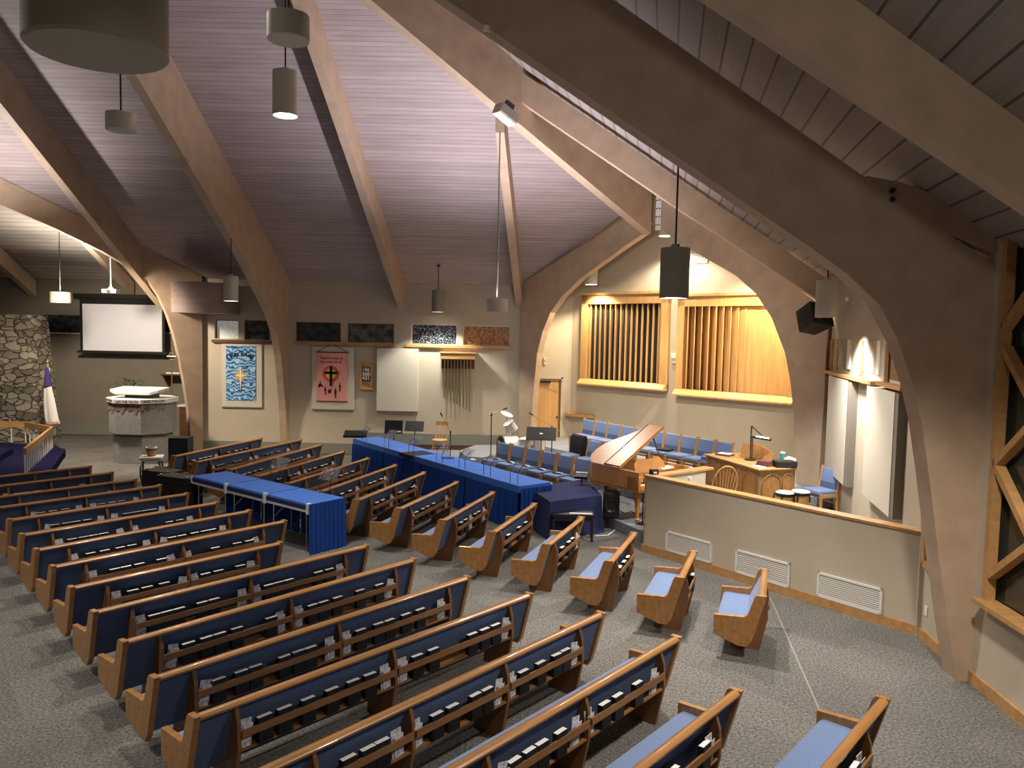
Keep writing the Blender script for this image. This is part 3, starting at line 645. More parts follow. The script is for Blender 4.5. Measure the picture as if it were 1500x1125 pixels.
for i,(a,b,c,e) in enumerate(wins):
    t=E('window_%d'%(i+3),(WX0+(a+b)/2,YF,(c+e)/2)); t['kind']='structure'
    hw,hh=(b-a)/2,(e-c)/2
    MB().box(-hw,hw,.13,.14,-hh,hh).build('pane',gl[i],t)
    fm=MB().box(-hw,-hw+.025,.10,.16,-hh,hh).box(hw-.025,hw,.10,.16,-hh,hh).box(-hw,hw,.10,.16,hh-.025,hh)
    if i==3: fm.box(.12,.17,.09,.16,-hh,hh)
    fm.build('window_frame','darkwood' if i<4 else 'white',t)
for k,(x0,x1,y) in enumerate(((309.5,398,499.5),(430,578,502.5),(594.5,752,507))):
    o=rect(x0,y-1.5,x1,y+3,-.02,.10,'trim_%d'%(k+4),'darkwood' if k==0 else 'oaktrim',bev=.01); S(o)
# blue banner
t=E('wall_banner',B(353,550,.06),0,'blue banner with gold star on the cream panel between the first two arches','banner')
t2=E('acoustic_panel',B(354,550,0),0,'cream wall panel behind the blue star banner','panel','cream wall panels')
rect(324.5,504,383.5,596,0,.05,'board','panel',t2); rect(324.5,596,383.5,597.5,0,.045,'bottom_edge','panelside',t2)
def wave_mat():
    m=mat('blue wave cloth',(.1,.3,.6),.9,spec=.1);nt=m.node_tree;N=nt.nodes;L=nt.links;b=N['Principled BSDF']
    tc=N.new('ShaderNodeTexCoord'); w=N.new('ShaderNodeTexWave'); w.inputs['Scale'].default_value=2.6; w.inputs['Distortion'].default_value=9; w.inputs['Detail Scale'].default_value=2.2; w.inputs['Detail'].default_value=1; w.bands_direction='Z'
    r=N.new('ShaderNodeValToRGB'); r.color_ramp.elements[0].color=(.03,.09,.30,1); r.color_ramp.elements[1].color=(.42,.66,.80,1)
    e=r.color_ramp.elements.new(.5); e.color=(.13,.33,.58,1)
    L.new(tc.outputs['Object'],w.inputs['Vector']); L.new(w.outputs['Fac'],r.inputs['Fac']); L.new(r.outputs['Color'],b.inputs['Base Color']); return m
M['wave']=wave_mat()
rect(331,507,374.5,586.5,.052,.066,'cloth','wave',t)
def star(cx,cy,off,R,r,n,par,m,name,long=None,yy=.0):
    c=B(cx,cy,off)-par.location; pts=[]
    for i in range(2*n):
        a=PI/2+PI*i/n; rad=R if i%2==0 else r
        if long and i in long: rad=long[i]
        pts.append((c.x+rad*math.cos(a),c.y,c.z+rad*math.sin(a)))
    return MB().prism(pts,(0,-.006,0)).build(name,m,par)
M['gold']=mat('gold cloth',(.62,.40,.10),.7); M['cream']=mat('cream cloth',(.82,.74,.48),.8); M['ink']=mat('dark blue lettering',(.01,.02,.10),.8); M['inkb']=mat('black felt',(.006,.005,.005),.9)
star(352,550,.068,.2,.12,12,t,'gold','sunburst')
star(352.5,550,.076,.22,.045,4,t,'cream','star',{0:.28,4:.5})
def text(s,loc,size,m,par,name='lettering',rot=(PI/2,0,0),align='CENTER',ext=.004,sx=1):
    cu=bpy.data.curves.new(name,'FONT'); cu.body=s; cu.size=size; cu.align_x=align; cu.align_y='CENTER'; cu.extrude=ext; cu.materials.append(M[m])
    tmp=bpy.data.objects.new(name,cu); C.objects.link(tmp); bpy.context.view_layer.update()
    me=bpy.data.meshes.new_from_object(tmp.evaluated_get(bpy.context.evaluated_depsgraph_get())); bpy.data.objects.remove(tmp); bpy.data.curves.remove(cu)
    o=bpy.data.objects.new(name,me); C.objects.link(o); o.parent=par; o.location=loc; o.rotation_euler=rot; o.scale=(sx,1,1); return o
for i,ch in enumerate('Glory To God'):
    if ch==' ': continue
    a=(i-5.5)/5.5; c=B(352+a*17,517.5,.07)-t.location
    text(ch,(c.x,c.y-.01,c.z-.10*a*a),.22,'ink',t,rot=(PI/2,a*.45,0))
# pink banner
t2=E('acoustic_panel',B(488,555,0),0,'cream wall panel behind the pink cross banner','panel','cream wall panels')
rect(457,508,517.5,599.5,0,.05,'board','panel',t2); rect(457,599.5,517.5,601.5,0,.045,'bottom_edge','panelside',t2)
t=E('wall_banner',B(486,552,.06),0,'pink banner with black cross and small figures hanging from a cord','banner')
M['pink']=mat('pink felt',(.80,.36,.32),.9,spec=.1,noise=(3,.05,(1,1,1)))
rect(464,517,508.5,588.5,.055,.068,'cloth','pink',t); rect(463.5,587.3,508.8,588.8,.05,.075,'hem_bar','darkwood',t)
rect(462.5,515.3,510,516.8,.055,.075,'top_bar','darkwood',t)
ca=[B(x,y,.065)-t.location for x,y in ((464,515.5),(485.5,503.5),(509,515.5))]
MB().tube(ca,.008,6).build('cord','inkb',t)
for ln,(s_,yy) in enumerate((("There is room at",524.5),("the cross for all",530))):
    c=B(485,yy,.07)-t.location; text(s_,c,.125,'inkb',t,sx=.8,ext=.002)
M['redfelt']=mat('red felt',(.62,.07,.06),.9); M['orangefelt']=mat('orange felt',(.85,.30,.04),.9); M['yellowfelt']=mat('yellow felt',(.85,.72,.12),.9)
star(484.5,547.5,.070,.245,.235,20,t,'redfelt','red_disc'); star(484.5,547.5,.077,.21,.145,18,t,'orangefelt','orange_rays'); star(484.5,547.5,.084,.16,.115,16,t,'yellowfelt','yellow_rays')
c=B(484.7,546,.093)-t.location
MB().box(c.x-.04,c.x+.04,c.y-.006,c.y,c.z-.40,c.z+.20).box(c.x-.19,c.x+.19,c.y-.006,c.y,c.z-.04,c.z+.035).build('cross','inkb',t)
def figure(px,pyt,pyb,par,kind=0):
    a=B(px,pyt,.07)-par.location; b=B(px,pyb,.07)-par.location; h=a.z-b.z; w=h*.17
    if kind==1: pts=[(-.6,0),(-.75,.25),(-.45,.5),(-.25,.6),(-.2,.85),(-.05,1),(.1,.85),(.05,.6),(.35,.5),(.8,.2),(.85,0),(.45,.1),(0,.25),(-.3,.0)]
    elif kind==2: pts=[(-.5,0),(-.6,.5),(-.45,.95),(-.3,.8),(-.1,.5),(.1,.8),(.3,1),(.55,.8),(.5,.3),(.3,0),(.1,.25),(-.2,.25)]
    else: pts=[(-.35,0),(-.3,.45),(-.7,.45),(-.6,.62),(-.4,.8),(-.2,.84),(-.25,.95),(0,1.02),(.25,.95),(.2,.84),(.45,.78),(.6,.5),(.35,.45),(.4,0),(.1,0),(.02,.35),(-.08,0)]
    s=w if kind==0 else h*.5
    MB().prism([(a.x+x*s,a.y,b.z+z*h) for x,z in pts],(0,-.005,0)).build('figure','inkb',par)
figure(469.5,558,567.5,t,1); figure(476.5,566,578.5,t); figure(483,569,577,t,2); figure(491.5,568,583.5,t); figure(498,561,573.5,t)
# hymn board
t=E('hymn_board',B(536,550,.0),0,'oak hymn number board with peaked top beside the pink banner','board')
pt=[(527,570),(527,531.5),(531,531),(536,528.5),(541,531),(545.5,532),(545.5,570)]
MB().prism([B(x,y,.03)-t.location for x,y in pt],(0,.03,0)).build('backboard','oaktrim',t)
rect(530,535.5,543,561,.035,.045,'number_panel','darkwood',t)
rect(526,568.5,546.5,571,.0,.08,'ledge','oaktrim',t); rect(527,531.5,529.5,568,.03,.06,'side_rail','oaktrim',t); rect(543.3,532,545.7,568,.03,.06,'side_rail','oaktrim',t)
for yy in (536,547.5,560): rect(530,yy,543,yy+1,.03,.06,'slat','oaktrim',t)
M['whitenum']=mat('white card numbers',(.8,.8,.82),.6)
for s_,yy in (('196',542),('500',548.3),('431',554)):
    c=B(536,yy,.062)-t.location; text(s_,c,.15,'whitenum',t,'numbers')
# plain panel
t=E('acoustic_panel',B(582,556,0),0,'large blank cream wall panel between the hymn board and the chimes','panel','cream wall panels')
rect(552,510.5,611.5,602.5,0,.12,'board','panel',t,bev=.01); rect(552.3,602.3,611.5,604,0,.11,'bottom_edge','panelside',t)
# chimes
t=E('tubular_chimes',B(671,520,.0),0,'wall-mounted row of hanging brass chime tubes under a wooden valance','chimes')
rect(645,516.5,696.5,526.5,.0,.34,'valance','oaktrim',t,bev=.012); rect(644,516,697.5,518,.0,.37,'cornice','oaktrim',t,bev=.008)
rect(647,527,695,540,.0,.02,'backboard','darkwood',t)
a=B(650,527,.2)
for row,yo,n in ((0,.2,9),):
    for i in range(n):
        px=651.5+i*4.7; top_=B(px,527,yo)-t.location; bot=B(px,582+i*2.6-row*9,yo)-t.location
        MB().tube([(top_.x,top_.y,top_.z),(top_.x,top_.y,bot.z)],.021,8).build('chime_tube','brass',t,smooth=True)
# ================================================================== DOOR
dx0=AY(787,560,KY).x; dx1=AY(822,560,KY).x
t=E('door_1',(dx0,KY,.21)); t['kind']='structure'
dw=dx1-dx0
dl_=MB().box(0,dw,.03,.08,0,2.17).build('door_leaf','oaklight',t)
MB().box(-.02,0,-.02,.1,0,2.2).box(dw,dw+.06,-.02,.1,0,2.23).box(-.02,dw+.06,-.02,.1,2.18,2.24).build('door_frame','wall',t)
MB().box(dw-.045,dw-.003,-.012,.03,0,2.17).build('door_edge','darkwood',t)
MB().box(.05,.40,-.05,.02,2.06,2.12).bar((.3,-.06,2.1),(.75,-.12,2.12),.02,.02).build('door_closer','steel',dl_)
MB().lathe([(0,0),(.03,.005),(.032,.03),(.02,.05),(0,.05)],0,0,14,Matrix.Translation((dw-.1,.03,1.03))@Matrix.Rotation(PI/2,4,'X')).build('door_knob','brass',dl_,smooth=True)
p=AY(798,529,KY); t=E('wall_sensor',p,0,'small pale wall sensor above the orange door','sensor')
MB().box(-.04,.04,-.05,0,-.1,.12,bev=.01).build('housing','lampbody',t); MB().box(-.02,.02,-.055,-.05,-.02,.04).build('lens','lampdark',t)
# ================================================================== ORGAN SCREENS
Ka=Vector((KX,KY,0)); Ke=Vector((EX,EY,0)); kd=(Ke-Ka).normalized(); kn=Vector((-kd.y,kd.x,0)); kn=kn if kn.y<0 else -kn
def KP(px,py): return PL(px,py,Ka,Ke)
def screen(label,tl,tr,bl,br,nslat,angle,sw,backm):
    a=KP(*tl); b=KP(*tr); s0=(a-Ka).to_2d().dot(kd.to_2d()); s1=(b-Ka).to_2d().dot(kd.to_2d())
    zt=(a.z+b.z)/2; zb=(KP(*bl).z+KP(*br).z)/2
    t=E('organ_screen',Ka+kd*s0+Vector((0,0,zb)),math.atan2(kd.y,kd.x),label,'screen','oak slatted organ screens')
    W=s1-s0; Hh=zt-zb; fr=.28; yy=-1  # local y- is towards the viewer
    MB().box(0,.22,-.16,0,0,Hh).build('side_frame','oaklight',t); MB().box(W-.22,W,-.16,0,0,Hh).build('side_frame','oaklight',t)
    MB().box(0,W,-.16,0,Hh-.28,Hh).box(-.03,W+.03,-.20,0,Hh-.02,Hh+.05).build('top_frame','oaklight',t)
    MB().box(0,W,-.14,0,0,.14).build('bottom_frame','oaklight',t)
    MB().prism([(0,-.14,.14),(0,-.30,.0),(0,-.30,-.04),(0,0,-.04),(0,0,.14)],(W,0,0)).build('sill','oaklight',t)
    MB().box(.2,W-.2,-.01,-.002,.1,Hh-.25).build('backing',backm,t)
    for i in range(nslat):
        x=.22+(i+.5)*(W-.44)/nslat
        mx=Matrix.Translation((x,-.09,0))@Matrix.Rotation(angle(i),4,'Z')
        MB().box(-.009,.009,-sw/2,sw/2,.14,Hh-.28,mx).build('slat','oaklight',t)
    return t
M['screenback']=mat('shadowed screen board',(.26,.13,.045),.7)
M['chamber_shade']=mat('dark organ chamber',(.012,.010,.009),.8)  # black backing, shade behind the slats put into the colour
M['oakdoor']=M['oaklight']
screen('left slatted oak organ screen, its louvres open on the dark chamber',(857.5,431),(984,430),(855,559),(983,572),14,lambda i:-.01*i,.07,'chamber_shade')
screen('right slatted oak organ screen, half hidden by the alcove arch',(998,432),(1175,432),(996,574),(1162,592),15,lambda i:math.radians(min(88,22+7*i)),.24,'screenback')
p=KP(989,524); t=E('wall_thermostat',p,math.atan2(kd.y,kd.x),'small white wall box between the two organ screens','wall box')
MB().box(-.09,.09,-.07,0,-.02,.12,bev=.01).build('housing','white',t); MB().box(-.07,.07,-.05,0,-.16,-.03,bev=.008).build('cover','lampbody',t)
p=KP(1013,374); t=E('wall_vent',p,math.atan2(kd.y,kd.x),'white louvred air grille high on the organ wall','vent')
f_v=MB().box(-.5,.5,-.03,0,-.22,-.19).box(-.5,.5,-.03,0,.19,.22).box(-.5,-.47,-.03,0,-.22,.22).box(.47,.5,-.03,0,-.22,.22); f_v.build('frame','white',t)
lv=MB()
for i in range(7): lv.box(-.47,.47,-.025,-.005,-.16+i*.05,-.135+i*.05)
lv.build('louvres','white',t)
# chair rail left of the back row
p=AY(829,617,KY-.02); o=MB().prism([Vector((AY(826,620,KY).x,KY-.05,1.30)),Ka-Vector((0,.03,0))+Vector((0,0,1.30)),Ka+kd*1.0+kn*.05+Vector((0,0,1.30)),Ka+kd*1.0+kn*.14+Vector((0,0,1.30)),Vector((AY(826,620,KY).x,KY-.16,1.30))],(0,0,.09)).build('trim_7','oaktrim'); S(o)
# ================================================================== RIGHT PANEL WALL
Wa=Vector((EX,EY,0)); Wc=Vector((CX-.05,CY,0)); pd=(Wc-Wa).normalized(); pn=Vector((-pd.y,pd.x,0)); pn=pn if pn.x<0 else -pn
def WP(px,py): return PL(px,py,Wa,Wc)
def wbox(tl,br,off0,off1,name,m,par,zt=None,zb=None):
    a=WP(*tl); b=WP(*br); zt=zt or a.z; zb=zb or b.z
    a2=Vector((a.x,a.y,0)); b2=Vector((b.x,b.y,0)); o=par.location
    return MB().prism([a2+pn*off0+Vector((0,0,zb))-o,b2+pn*off0+Vector((0,0,zb))-o,b2+pn*off0+Vector((0,0,zt))-o,a2+pn*off0+Vector((0,0,zt))-o],pn*(off1-off0)).build(name,m,par)
for tl,tr,br,l in (((1224,551),(1253,557),(1249,714),'tall white acoustic panel near the organ console, left of its pair'),((1283,566),(1326,575),(1314,757),'tall white acoustic panel nearest the right arch')):
    a=WP(*tl); b=WP(tr[0],tr[1]); zt=(a.z+b.z)/2; zb=WP(*br).z
    t=E('acoustic_panel',(a+b)/2,0,l,'panel','cream wall panels')
    wbox(tl,tr,.0,.13,'board','panel',t,zt=zt,zb=zb)
    wbox((tr[0]-1,tr[1]),(tr[0]+5,tr[1]),.0,.12,'edge','panelside',t,zt=zt-.01,zb=zb+.01)
M['winlight']=frost('pale frosted side glass',(.20,.21,.18),(.36,.38,.33),3); M['sidedark']=mat('side glass dark',(.07,.07,.06),.15)
for k,(x0,x1,y0,y1,gm) in enumerate(((1219,1245,497,541,'winlight'),(1263,1289,499,549,'winlight'),(1302,1330,504,560,'sidedark'))):
    a=WP(x0,y0); b=WP(x1,y1); t=E('window_%d'%(k+9),(a+b)/2); t['kind']='structure'
    wbox((x0,y0),(x1,y1),.004,.012,'pane',gm,t)
    wbox((x0-1.5,y0),(x0+1,y1),.0,.03,'window_frame','oaktrim' if k<2 else 'darkwood',t); wbox((x1-1,y0),(x1+1,y1),.0,.03,'window_frame','white',t)
    if k==0: wbox((1224.5,y0),(1227.5,y1),.0,.03,'mullion','oaktrim',t)
for k,(x0,y0,x1,y1) in enumerate(((1210,540,1289,560),(1297,556,1335,570))):
    a=WP(x0,y0); b=WP(x1,y1); z=(a.z+b.z)/2
    S(MB().prism([Vector((a.x,a.y,z-.06)),Vector((b.x,b.y,z-.06)),Vector((b.x,b.y,z+.0)),Vector((a.x,a.y,z+.0))],pn*.14).build('trim_%d'%(k+8),'oaktrim'))
p=WP(1207,661); t=E('wall_switch',p,0,'pale switch plate on the wall behind the side chair','switch')
for dz in (-.06,.06): MB().bar(pn*0+Vector((0,0,dz-.045)),pn*0+Vector((0,0,dz+.045)),.07,.03,up=pn).build('plate','white',t)
# loudspeaker
p=AY(1190,470,15.2); t=E('loudspeaker',p,.5,'black angular loudspeaker hung on the right alcove arch','speaker')
MB().prism([(-.30,-.25,-.16),(.30,-.25,-.16),(.26,.2,-.2),(-.2,.2,-.2)],(0,0,.44),bev=.02).build('cabinet','black',t)
MB().box(-.27,.27,-.27,-.25,-.12,.24).build('grille','blackmatte',t)
MB().box(-.2,-.12,-.275,-.268,-.07,-.05).build('badge','chrome',t)
MB().tube([(0,.1,.2),(.05,.2,.34)],.03).build('bracket','steel',t)
t.rotation_euler=(-.35,.12,.5)
# ================================================================== VENTS ON HALF WALL
def HWp(px,py): return PL(px,py,hwA,hwB)
for (x0,y0),(x1,y1),(x2,y2),l in (((977,777),(977,806),(1043,826),'leftmost white wall grille in the choir half wall'),((1079,804),(1079,838),(1157,859),'middle white wall grille in the choir half wall'),((1199,837),(1199,873),(1292,898),'rightmost and largest white wall grille in the choir half wall')):
    a=HWp(x0,y0); b=HWp(x1,y1); c=HWp(x2,y2); s0=(a-hwA).dot(hd); s1=(c-hwA).dot(hd)
    zt=a.z; zb=b.z; W=s1-s0
    t=E('wall_vent',hwA+hd*s0+Vector((0,0,zb)),math.atan2(hd.y,hd.x),l,'vent','white half wall grilles')
    Hh=zt-zb
    MB().box(0,W,-.03,0,0,.03).box(0,W,-.03,0,Hh-.03,Hh).box(0,.03,-.03,0,0,Hh).box(W-.03,W,-.03,0,0,Hh).build('frame','white',t)
    mb=MB(); n=10
    for i in range(n):
        z=.035+i*(Hh-.07)/n; mb.prism([(0.03,-.022,z),(.03,-.004,z+.006),(.03,-.004,z+.016),(.03,-.022,z+.008)],(W-.06,0,0))
    mb.build('louvres','white',t)
    MB().box(.03,W-.03,-.003,0,.03,Hh-.03).build('back','greybase',t)
p=PL(1357,895,W1,W2); t=E('wall_switch',p+wn*.0,0,'white outlet plate low on the corner wall beside the near arch','outlet')
MB().bar(Vector((0,0,-.06)),Vector((0,0,.06)),.08,.02,up=wn).build('plate','white',t)
# ================================================================== DRUM ENCLOSURE ON THE LEFT ARCH
c=AY(293,458,21.9); zt=AY(293,412,21.1).z; zb=AY(293,458,21.1).z
prof=[]; R_=.80
pts=[(c.x-R_*.98,22.6,zb)]+[(c.x-R_*math.cos(PI*i/20)*1.0,22.0-R_*math.sin(PI*i/20)*.95,zb) for i in range(21)]+[(c.x+R_*.98,22.9,zb)]
M['drumwood']=mat('wood veneer drum',(.36,.27,.235),.6,noise=(2,.12,(1,1,9)))
o=MB().prism(pts,(0,0,zt-zb)).build('curved_enclosure','drumwood',smooth=True); T(o,'curved wooden enclosure mounted high on the left arch leg','enclosure')
# ================================================================== CHOIR CHAIRS
def chair_proto():
    t=E('choir_chair',(0,0,0),0,'x','chair','blue choir chairs')
    MB().box(-.225,.225,-.20,.25,.40,.47,bev=.025).build('seat','fabric',t,smooth=True)
    MB().prism([(-.215,-.20,.58),(-.215,-.235,.58),(-.215,-.285,.83),(-.215,-.275,.85),(-.215,-.245,.84)],(.43,0,0),bev=.01).build('backrest','fabric',t,smooth=True)
    MB().prism([(-.2,-.19,.46),(-.2,-.21,.46),(-.2,-.235,.58),(-.2,-.20,.58)],(.4,0,0)).build('shaded_lower_back','fabricback',t)  # darker blue puts the shadow below the pad into the colour
    for s in (-1,1):
        x=s*.235
        MB().prism([(x-.016,-.18,.0),(x-.016,-.23,.0),(x-.016,-.22,.42),(x-.016,-.30,.875),(x-.016,-.25,.88),(x-.016,-.17,.42)],(.032,0,0),bev=.004).build('leg','oaktrim',t)
        MB().prism([(x-.016,.17,.0),(x-.016,.21,.0),(x-.016,.24,.42),(x-.016,.18,.42)],(.032,0,0),bev=.004).build('leg','oaktrim',t)
        MB().box(x-.014,x+.014,-.2,.2,.34,.40).build('seat_rail','oaktrim',t)
    MB().box(-.22,.22,.18,.205,.34,.40).box(-.22,.22,-.2,-.18,.2,.24).build('stretcher','oaktrim',t)
    return t
ch0=chair_proto(); chused=[False]
def chair(x,y,z,rz,label,group='blue choir chairs'):
    if not chused[0]: o=ch0; chused[0]=True; o['label']=label; o['group']=group; o.location=(x,y,z); o.rotation_euler=(0,0,rz)
    else: o=dup(ch0,(x,y,z),rz,label,group)
    return o
def chair_line(pa,pb,n,z,fmt,rz0=None,n0=0):
    """pa,pb: centres of the top edge of the first and last back"""
    a=G(*pa,z+.85); b=G(*pb,z+.85); d=(b-a); step=d/(n-1); d=d.normalized(); f=Vector((-abs(d.y),-abs(d.x),0)).normalized()
    rz=math.atan2(-f.x,f.y); out=[]
    for i in range(n):
        p=a+step*i+f*.27
        out.append(chair(p.x,p.y,z,rz,fmt%ORD[i])); 
    return out,rz,f
front,rzf,ff=chair_line((739,649),(856,672.5),6,.21,'blue choir chair in the front row behind the blue tables, %s from the left')
back,rzb,fb=chair_line((864,615),(1062,648),10,.63,'blue choir chair in the back row along the organ wall, %s from the left')
mid,rzm,fm=chair_line((849,641),(872,646),2,.42,'blue choir chair in the middle row beside the piano tail, %s from the left')
stp=(Vector(mid[1].location)-Vector(mid[0].location))
for k in (2,3): 
    p=Vector(mid[1].location)+stp*(k-1); chair(p.x,p.y,.42,rzm,'blue choir chair mostly hidden by the piano lid, %s in the middle row'%ORD[k])
sp_=AY(1203,690,14.6); chair(sp_.x,sp_.y,.42,math.radians(112),'single blue chair beside the bongo drums by the right wall','blue choir chairs')
# black coat on the first middle chair
p=Vector(mid[0].location); t=E('black_coat',p,rzm,'black coat draped over a middle row choir chair near the door','coat')
mb=MB(); prof=[(-.30,.35),(-.33,.7),(-.31,.9),(-.26,.93),(-.20,.9),(-.17,.7),(-.16,.45)]
mb.prism([(-.27,y,z) for y,z in prof],(.54,0,0),bev=.03); mb.build('coat_body','blackmatte',t,smooth=True)
MB().prism([(-.31,-.3,.25),(-.26,-.34,.75),(-.2,-.3,.9),(-.2,-.2,.85),(-.26,-.1,.3)],(.05,0,0),bev=.015).build('sleeve','blackmatte',t)
# stack of cushions on the last back-row chair
p=Vector(back[9].location); t=E('seat_cushions',(p.x,p.y,p.z+.47),rzb,'pile of pale blue cushions on the last back row chair','cushions')
for i in range(2): MB().box(-.22,.22,-.18,.24,.001+i*.05,.05+i*.05,Matrix.Rotation(.1*i,4,'Z'),bev=.02).build('cushion','fabric',t,smooth=True)
p=Vector(back[6].location); o=MB().box(-.17,.15,-.1,.14,0,.05,bev=.01).build('folder','black',None,loc=(p.x,p.y,p.z+.472),rot=rzb+.3); T(o,'black folder lying on a back row chair behind the piano','folder')
for i in range(6):
    p=Vector(front[i].location); t=E('strap_folder',(p.x,p.y,p.z+.472),rzf+random.uniform(-.3,.3),'small dark folder with paper on the %s front row chair seat'%ORD[i],'folder','folders on the front row chairs')
    MB().box(-.10,.12,-.02,.03,0,.02).build('cover','black',t); MB().box(-.09,.09,-.1,-.02,0,.012).build('sheet','paper',t)
# ================================================================== GRAND PIANO
pA=G(936,693,1.21); pB=G(1001,684,1.21); pe=(pB-pA).normalized(); pang=math.atan2(pe.y,pe.x)
t=E('grand_piano',(pA.x,pA.y,.21),pang,'cherry wood grand piano with its lid raised, left of the half wall','piano')
W_=1.42
rim=[(0,0),(W_,0),(W_,.62),(W_-.05,.78),(W_-.22,.98),(W_-.42,1.14),(W_-.6,1.30),(W_-.78,1.43),(W_-1.0,1.49),(W_-1.2,1.47),(.08,1.38),(0,1.25)]
def inset(pts,d):
    cxm=sum(p[0] for p in pts)/len(pts); cym=sum(p[1] for p in pts)/len(pts)
    return [(p[0]+(cxm-p[0])*d,p[1]+(cym-p[1])*d) for p in pts]
mb=MB(); ins=inset(rim[:],.07)
n=len(rim)
for i in range(n):
    j=(i+1)%n
    if i==0: continue
    mb.prism([(*rim[i],.64),(*rim[j],.64),(*ins[j],.64),(*ins[i],.64)],(0,0,.36))
mb.prism([(x,y,.62) for x,y in rim],(0,0,.05)); mb.box(0,W_,0,.04,.62,.74)
mb.build('case','piano',t)
MB().prism([(x,y,.82) for x,y in inset([(x,max(y,.32)) for x,y in rim],.08)],(0,0,.02)).build('iron_plate','brass',t)
mb=MB()
for i in range(14): mb.bar((.1+i*.09,.42,.86),(.16+i*.06,1.2-abs(i-3)*.04,.86),.006,.006)
mb.build('strings','chrome',t)
kk=MB().box(.06,W_-.06,.03,.19,.72,.755).build('keys','white',t)
mb=MB(); 
for i in range(36):
    if i%7 in (2,6): continue
    mb.box(.09+i*.0345,.105+i*.0345,.10,.19,.755,.768)
mb.build('black_keys','black',kk)
MB().box(.05,W_-.05,.19,.215,.72,.9).build('fallboard','piano',t)
MB().box(0,.07,0,.30,.64,.92,bev=.02).box(W_-.07,W_,0,.30,.64,.92,bev=.02).build('key_block','piano',t)
md=[(.27,0),(1.15,0),(1.13,.16),(1.0,.26),(.71,.23),(.42,.26),(.29,.16)]
mxd=Matrix.Translation((0,.34,.93))@Matrix.Rotation(-.35,4,'X')
MB().prism([mxd@Vector((x,0,z)) for x,z in md],mxd.to_3x3()@Vector((0,.02,0)),bev=.005).build('music_desk','piano',t)
MB().box(.05,W_-.05,.28,.42,.90,.93).build('desk_shelf','piano',t)
lid=[(0,.48),(W_,.48)]+rim[2:]
ml=Matrix.Translation((0,0,1.005))@Matrix.Rotation(-math.radians(30),4,'Y')
ll_=MB().prism([ml@Vector((x,y,0)) for x,y in lid],ml.to_3x3()@Vector((0,0,.022)),bev=.004).build('lid','piano',t)
MB().prism([ml@Vector(v) for v in ((0.02,.485,.03),(W_-.02,.485,.03),(W_-.02,.88,.03),(.02,.88,.03))],ml.to_3x3()@Vector((0,0,.02)),bev=.004).build('folded_flap','piano',ll_)
MB().prism([ml@Vector(v) for v in ((0.0,.875,.03),(W_-.02,.875,.03),(W_-.02,.90,.03),(.0,.90,.03))],ml.to_3x3()@Vector((0,0,.03))).build('flap_hinge','darkwood',ll_)
MB().tube([(W_-.05,.62,.95),ml@Vector((W_-.25,.62,0))],.013).build('prop_stick','darkwood',t)
legp=[(0,.0),(.03,.0),(.035,.05),(.05,.08),(.035,.10),(.045,.3),(.07,.54),(.085,.56),(.085,.62),(0,.62)]
for x,y in ((.16,.16),(W_-.16,.16),(.42,1.22)): MB().lathe(legp,x,y,8).build('leg','piano',t)
ly=MB().box(W_/2-.12,W_/2+.12,.30,.36,.10,.14).box(W_/2-.09,W_/2-.06,.3,.34,.14,.64).box(W_/2+.06,W_/2+.09,.3,.34,.14,.64).build('pedal_lyre','piano',t)
for i in (-1,0,1): MB().box(W_/2+i*.06-.012,W_/2+i*.06+.012,.2,.31,.11,.122).build('pedal','brass',ly)
for i,(x,y) in enumerate(((W_-.35,.36),(W_-.12,.40))):
    o=MB().box(-.12,.12,-.09,.09,0,.02).build('sheet_music','paper'); m_=Matrix.Rotation(pang,4,'Z')@Vector((x,y,0)); o.location=(pA.x+m_.x,pA.y+m_.y,.21+.932); o.rotation_euler=(0,0,pang+.2*i)
    T(o,('sheet music beside the piano desk','purple edged sheet music at the right end of the piano')[i],'sheet music')
# ================================================================== ORGAN CONSOLE
c1=G(1034.4,664.8,1.42); c2=G(1112,687,1.42); c3=G(1168,685.6,1.42)
ce=(c2-c1).normalized(); L1=(c2-c1).length; cang=math.atan2(ce.y,ce.x); L2=min(.95,(c3-c2).length)
t=E('organ_console',(c1.x,c1.y,.42),cang,'oak organ console with pointed arch panels behind the half wall','organ console')
D_=L2
MB().box(0,L1,0,D_,.02,.97,bev=.01).build('body','consoleoak',t)
MB().box(-.04,L1+.04,-.04,D_+.04,.97,1.0,bev=.008).build('top','oaktrim',t)
MB().box(-.03,L1+.03,-.03,D_+.03,0,.10).build('plinth','consoleoak',t)
def garch(x0,x1,zb,zt,face,name='arch_panel'):
    pts=[]; xm=(x0+x1)/2; hw=(x1-x0)/2; zs=zt-hw*1.3
    out=[(x0,zb)]
    for i in range(7): a=i/6; out.append((x0+hw*(1-math.cos(a*PI/2)),zs+(zt-zs)*math.sin(a*PI/2)**.8))
    for i in range(1,7): a=1-i/6; out.append((x1-hw*(1-math.cos(a*PI/2)),zs+(zt-zs)*math.sin(a*PI/2)**.8))
    out.append((x1,zb))
    if face=='f':
        P_=[(x,-.012,z) for x,z in out]; q_=MB().tube(P_,.010,6).build(name,'consoleoak',t); MB().prism([(x,-.004,z) for x,z in out],(0,-.004,0)).build('arch_infill','oak',q_)
    else:
        P_=[(L1+.012,x,z) for x,z in out]; q_=MB().tube(P_,.010,6).build(name,'consoleoak',t); MB().prism([(L1+.004,x,z) for x,z in out],(.004,0,0)).build('arch_infill','oak',q_)
nA=4
for i in range(nA): garch(.08+i*(L1-.1)/nA,.02+(i+1)*(L1-.1)/nA,.14,.90,'f')
garch(.08,D_/2-.02+.1,.14,.90,'s'); garch(D_/2+.12,D_-.06,.14,.90,'s')
CZ=1.42
def onC(px,py,dz=0): return G(px,py,CZ+dz)
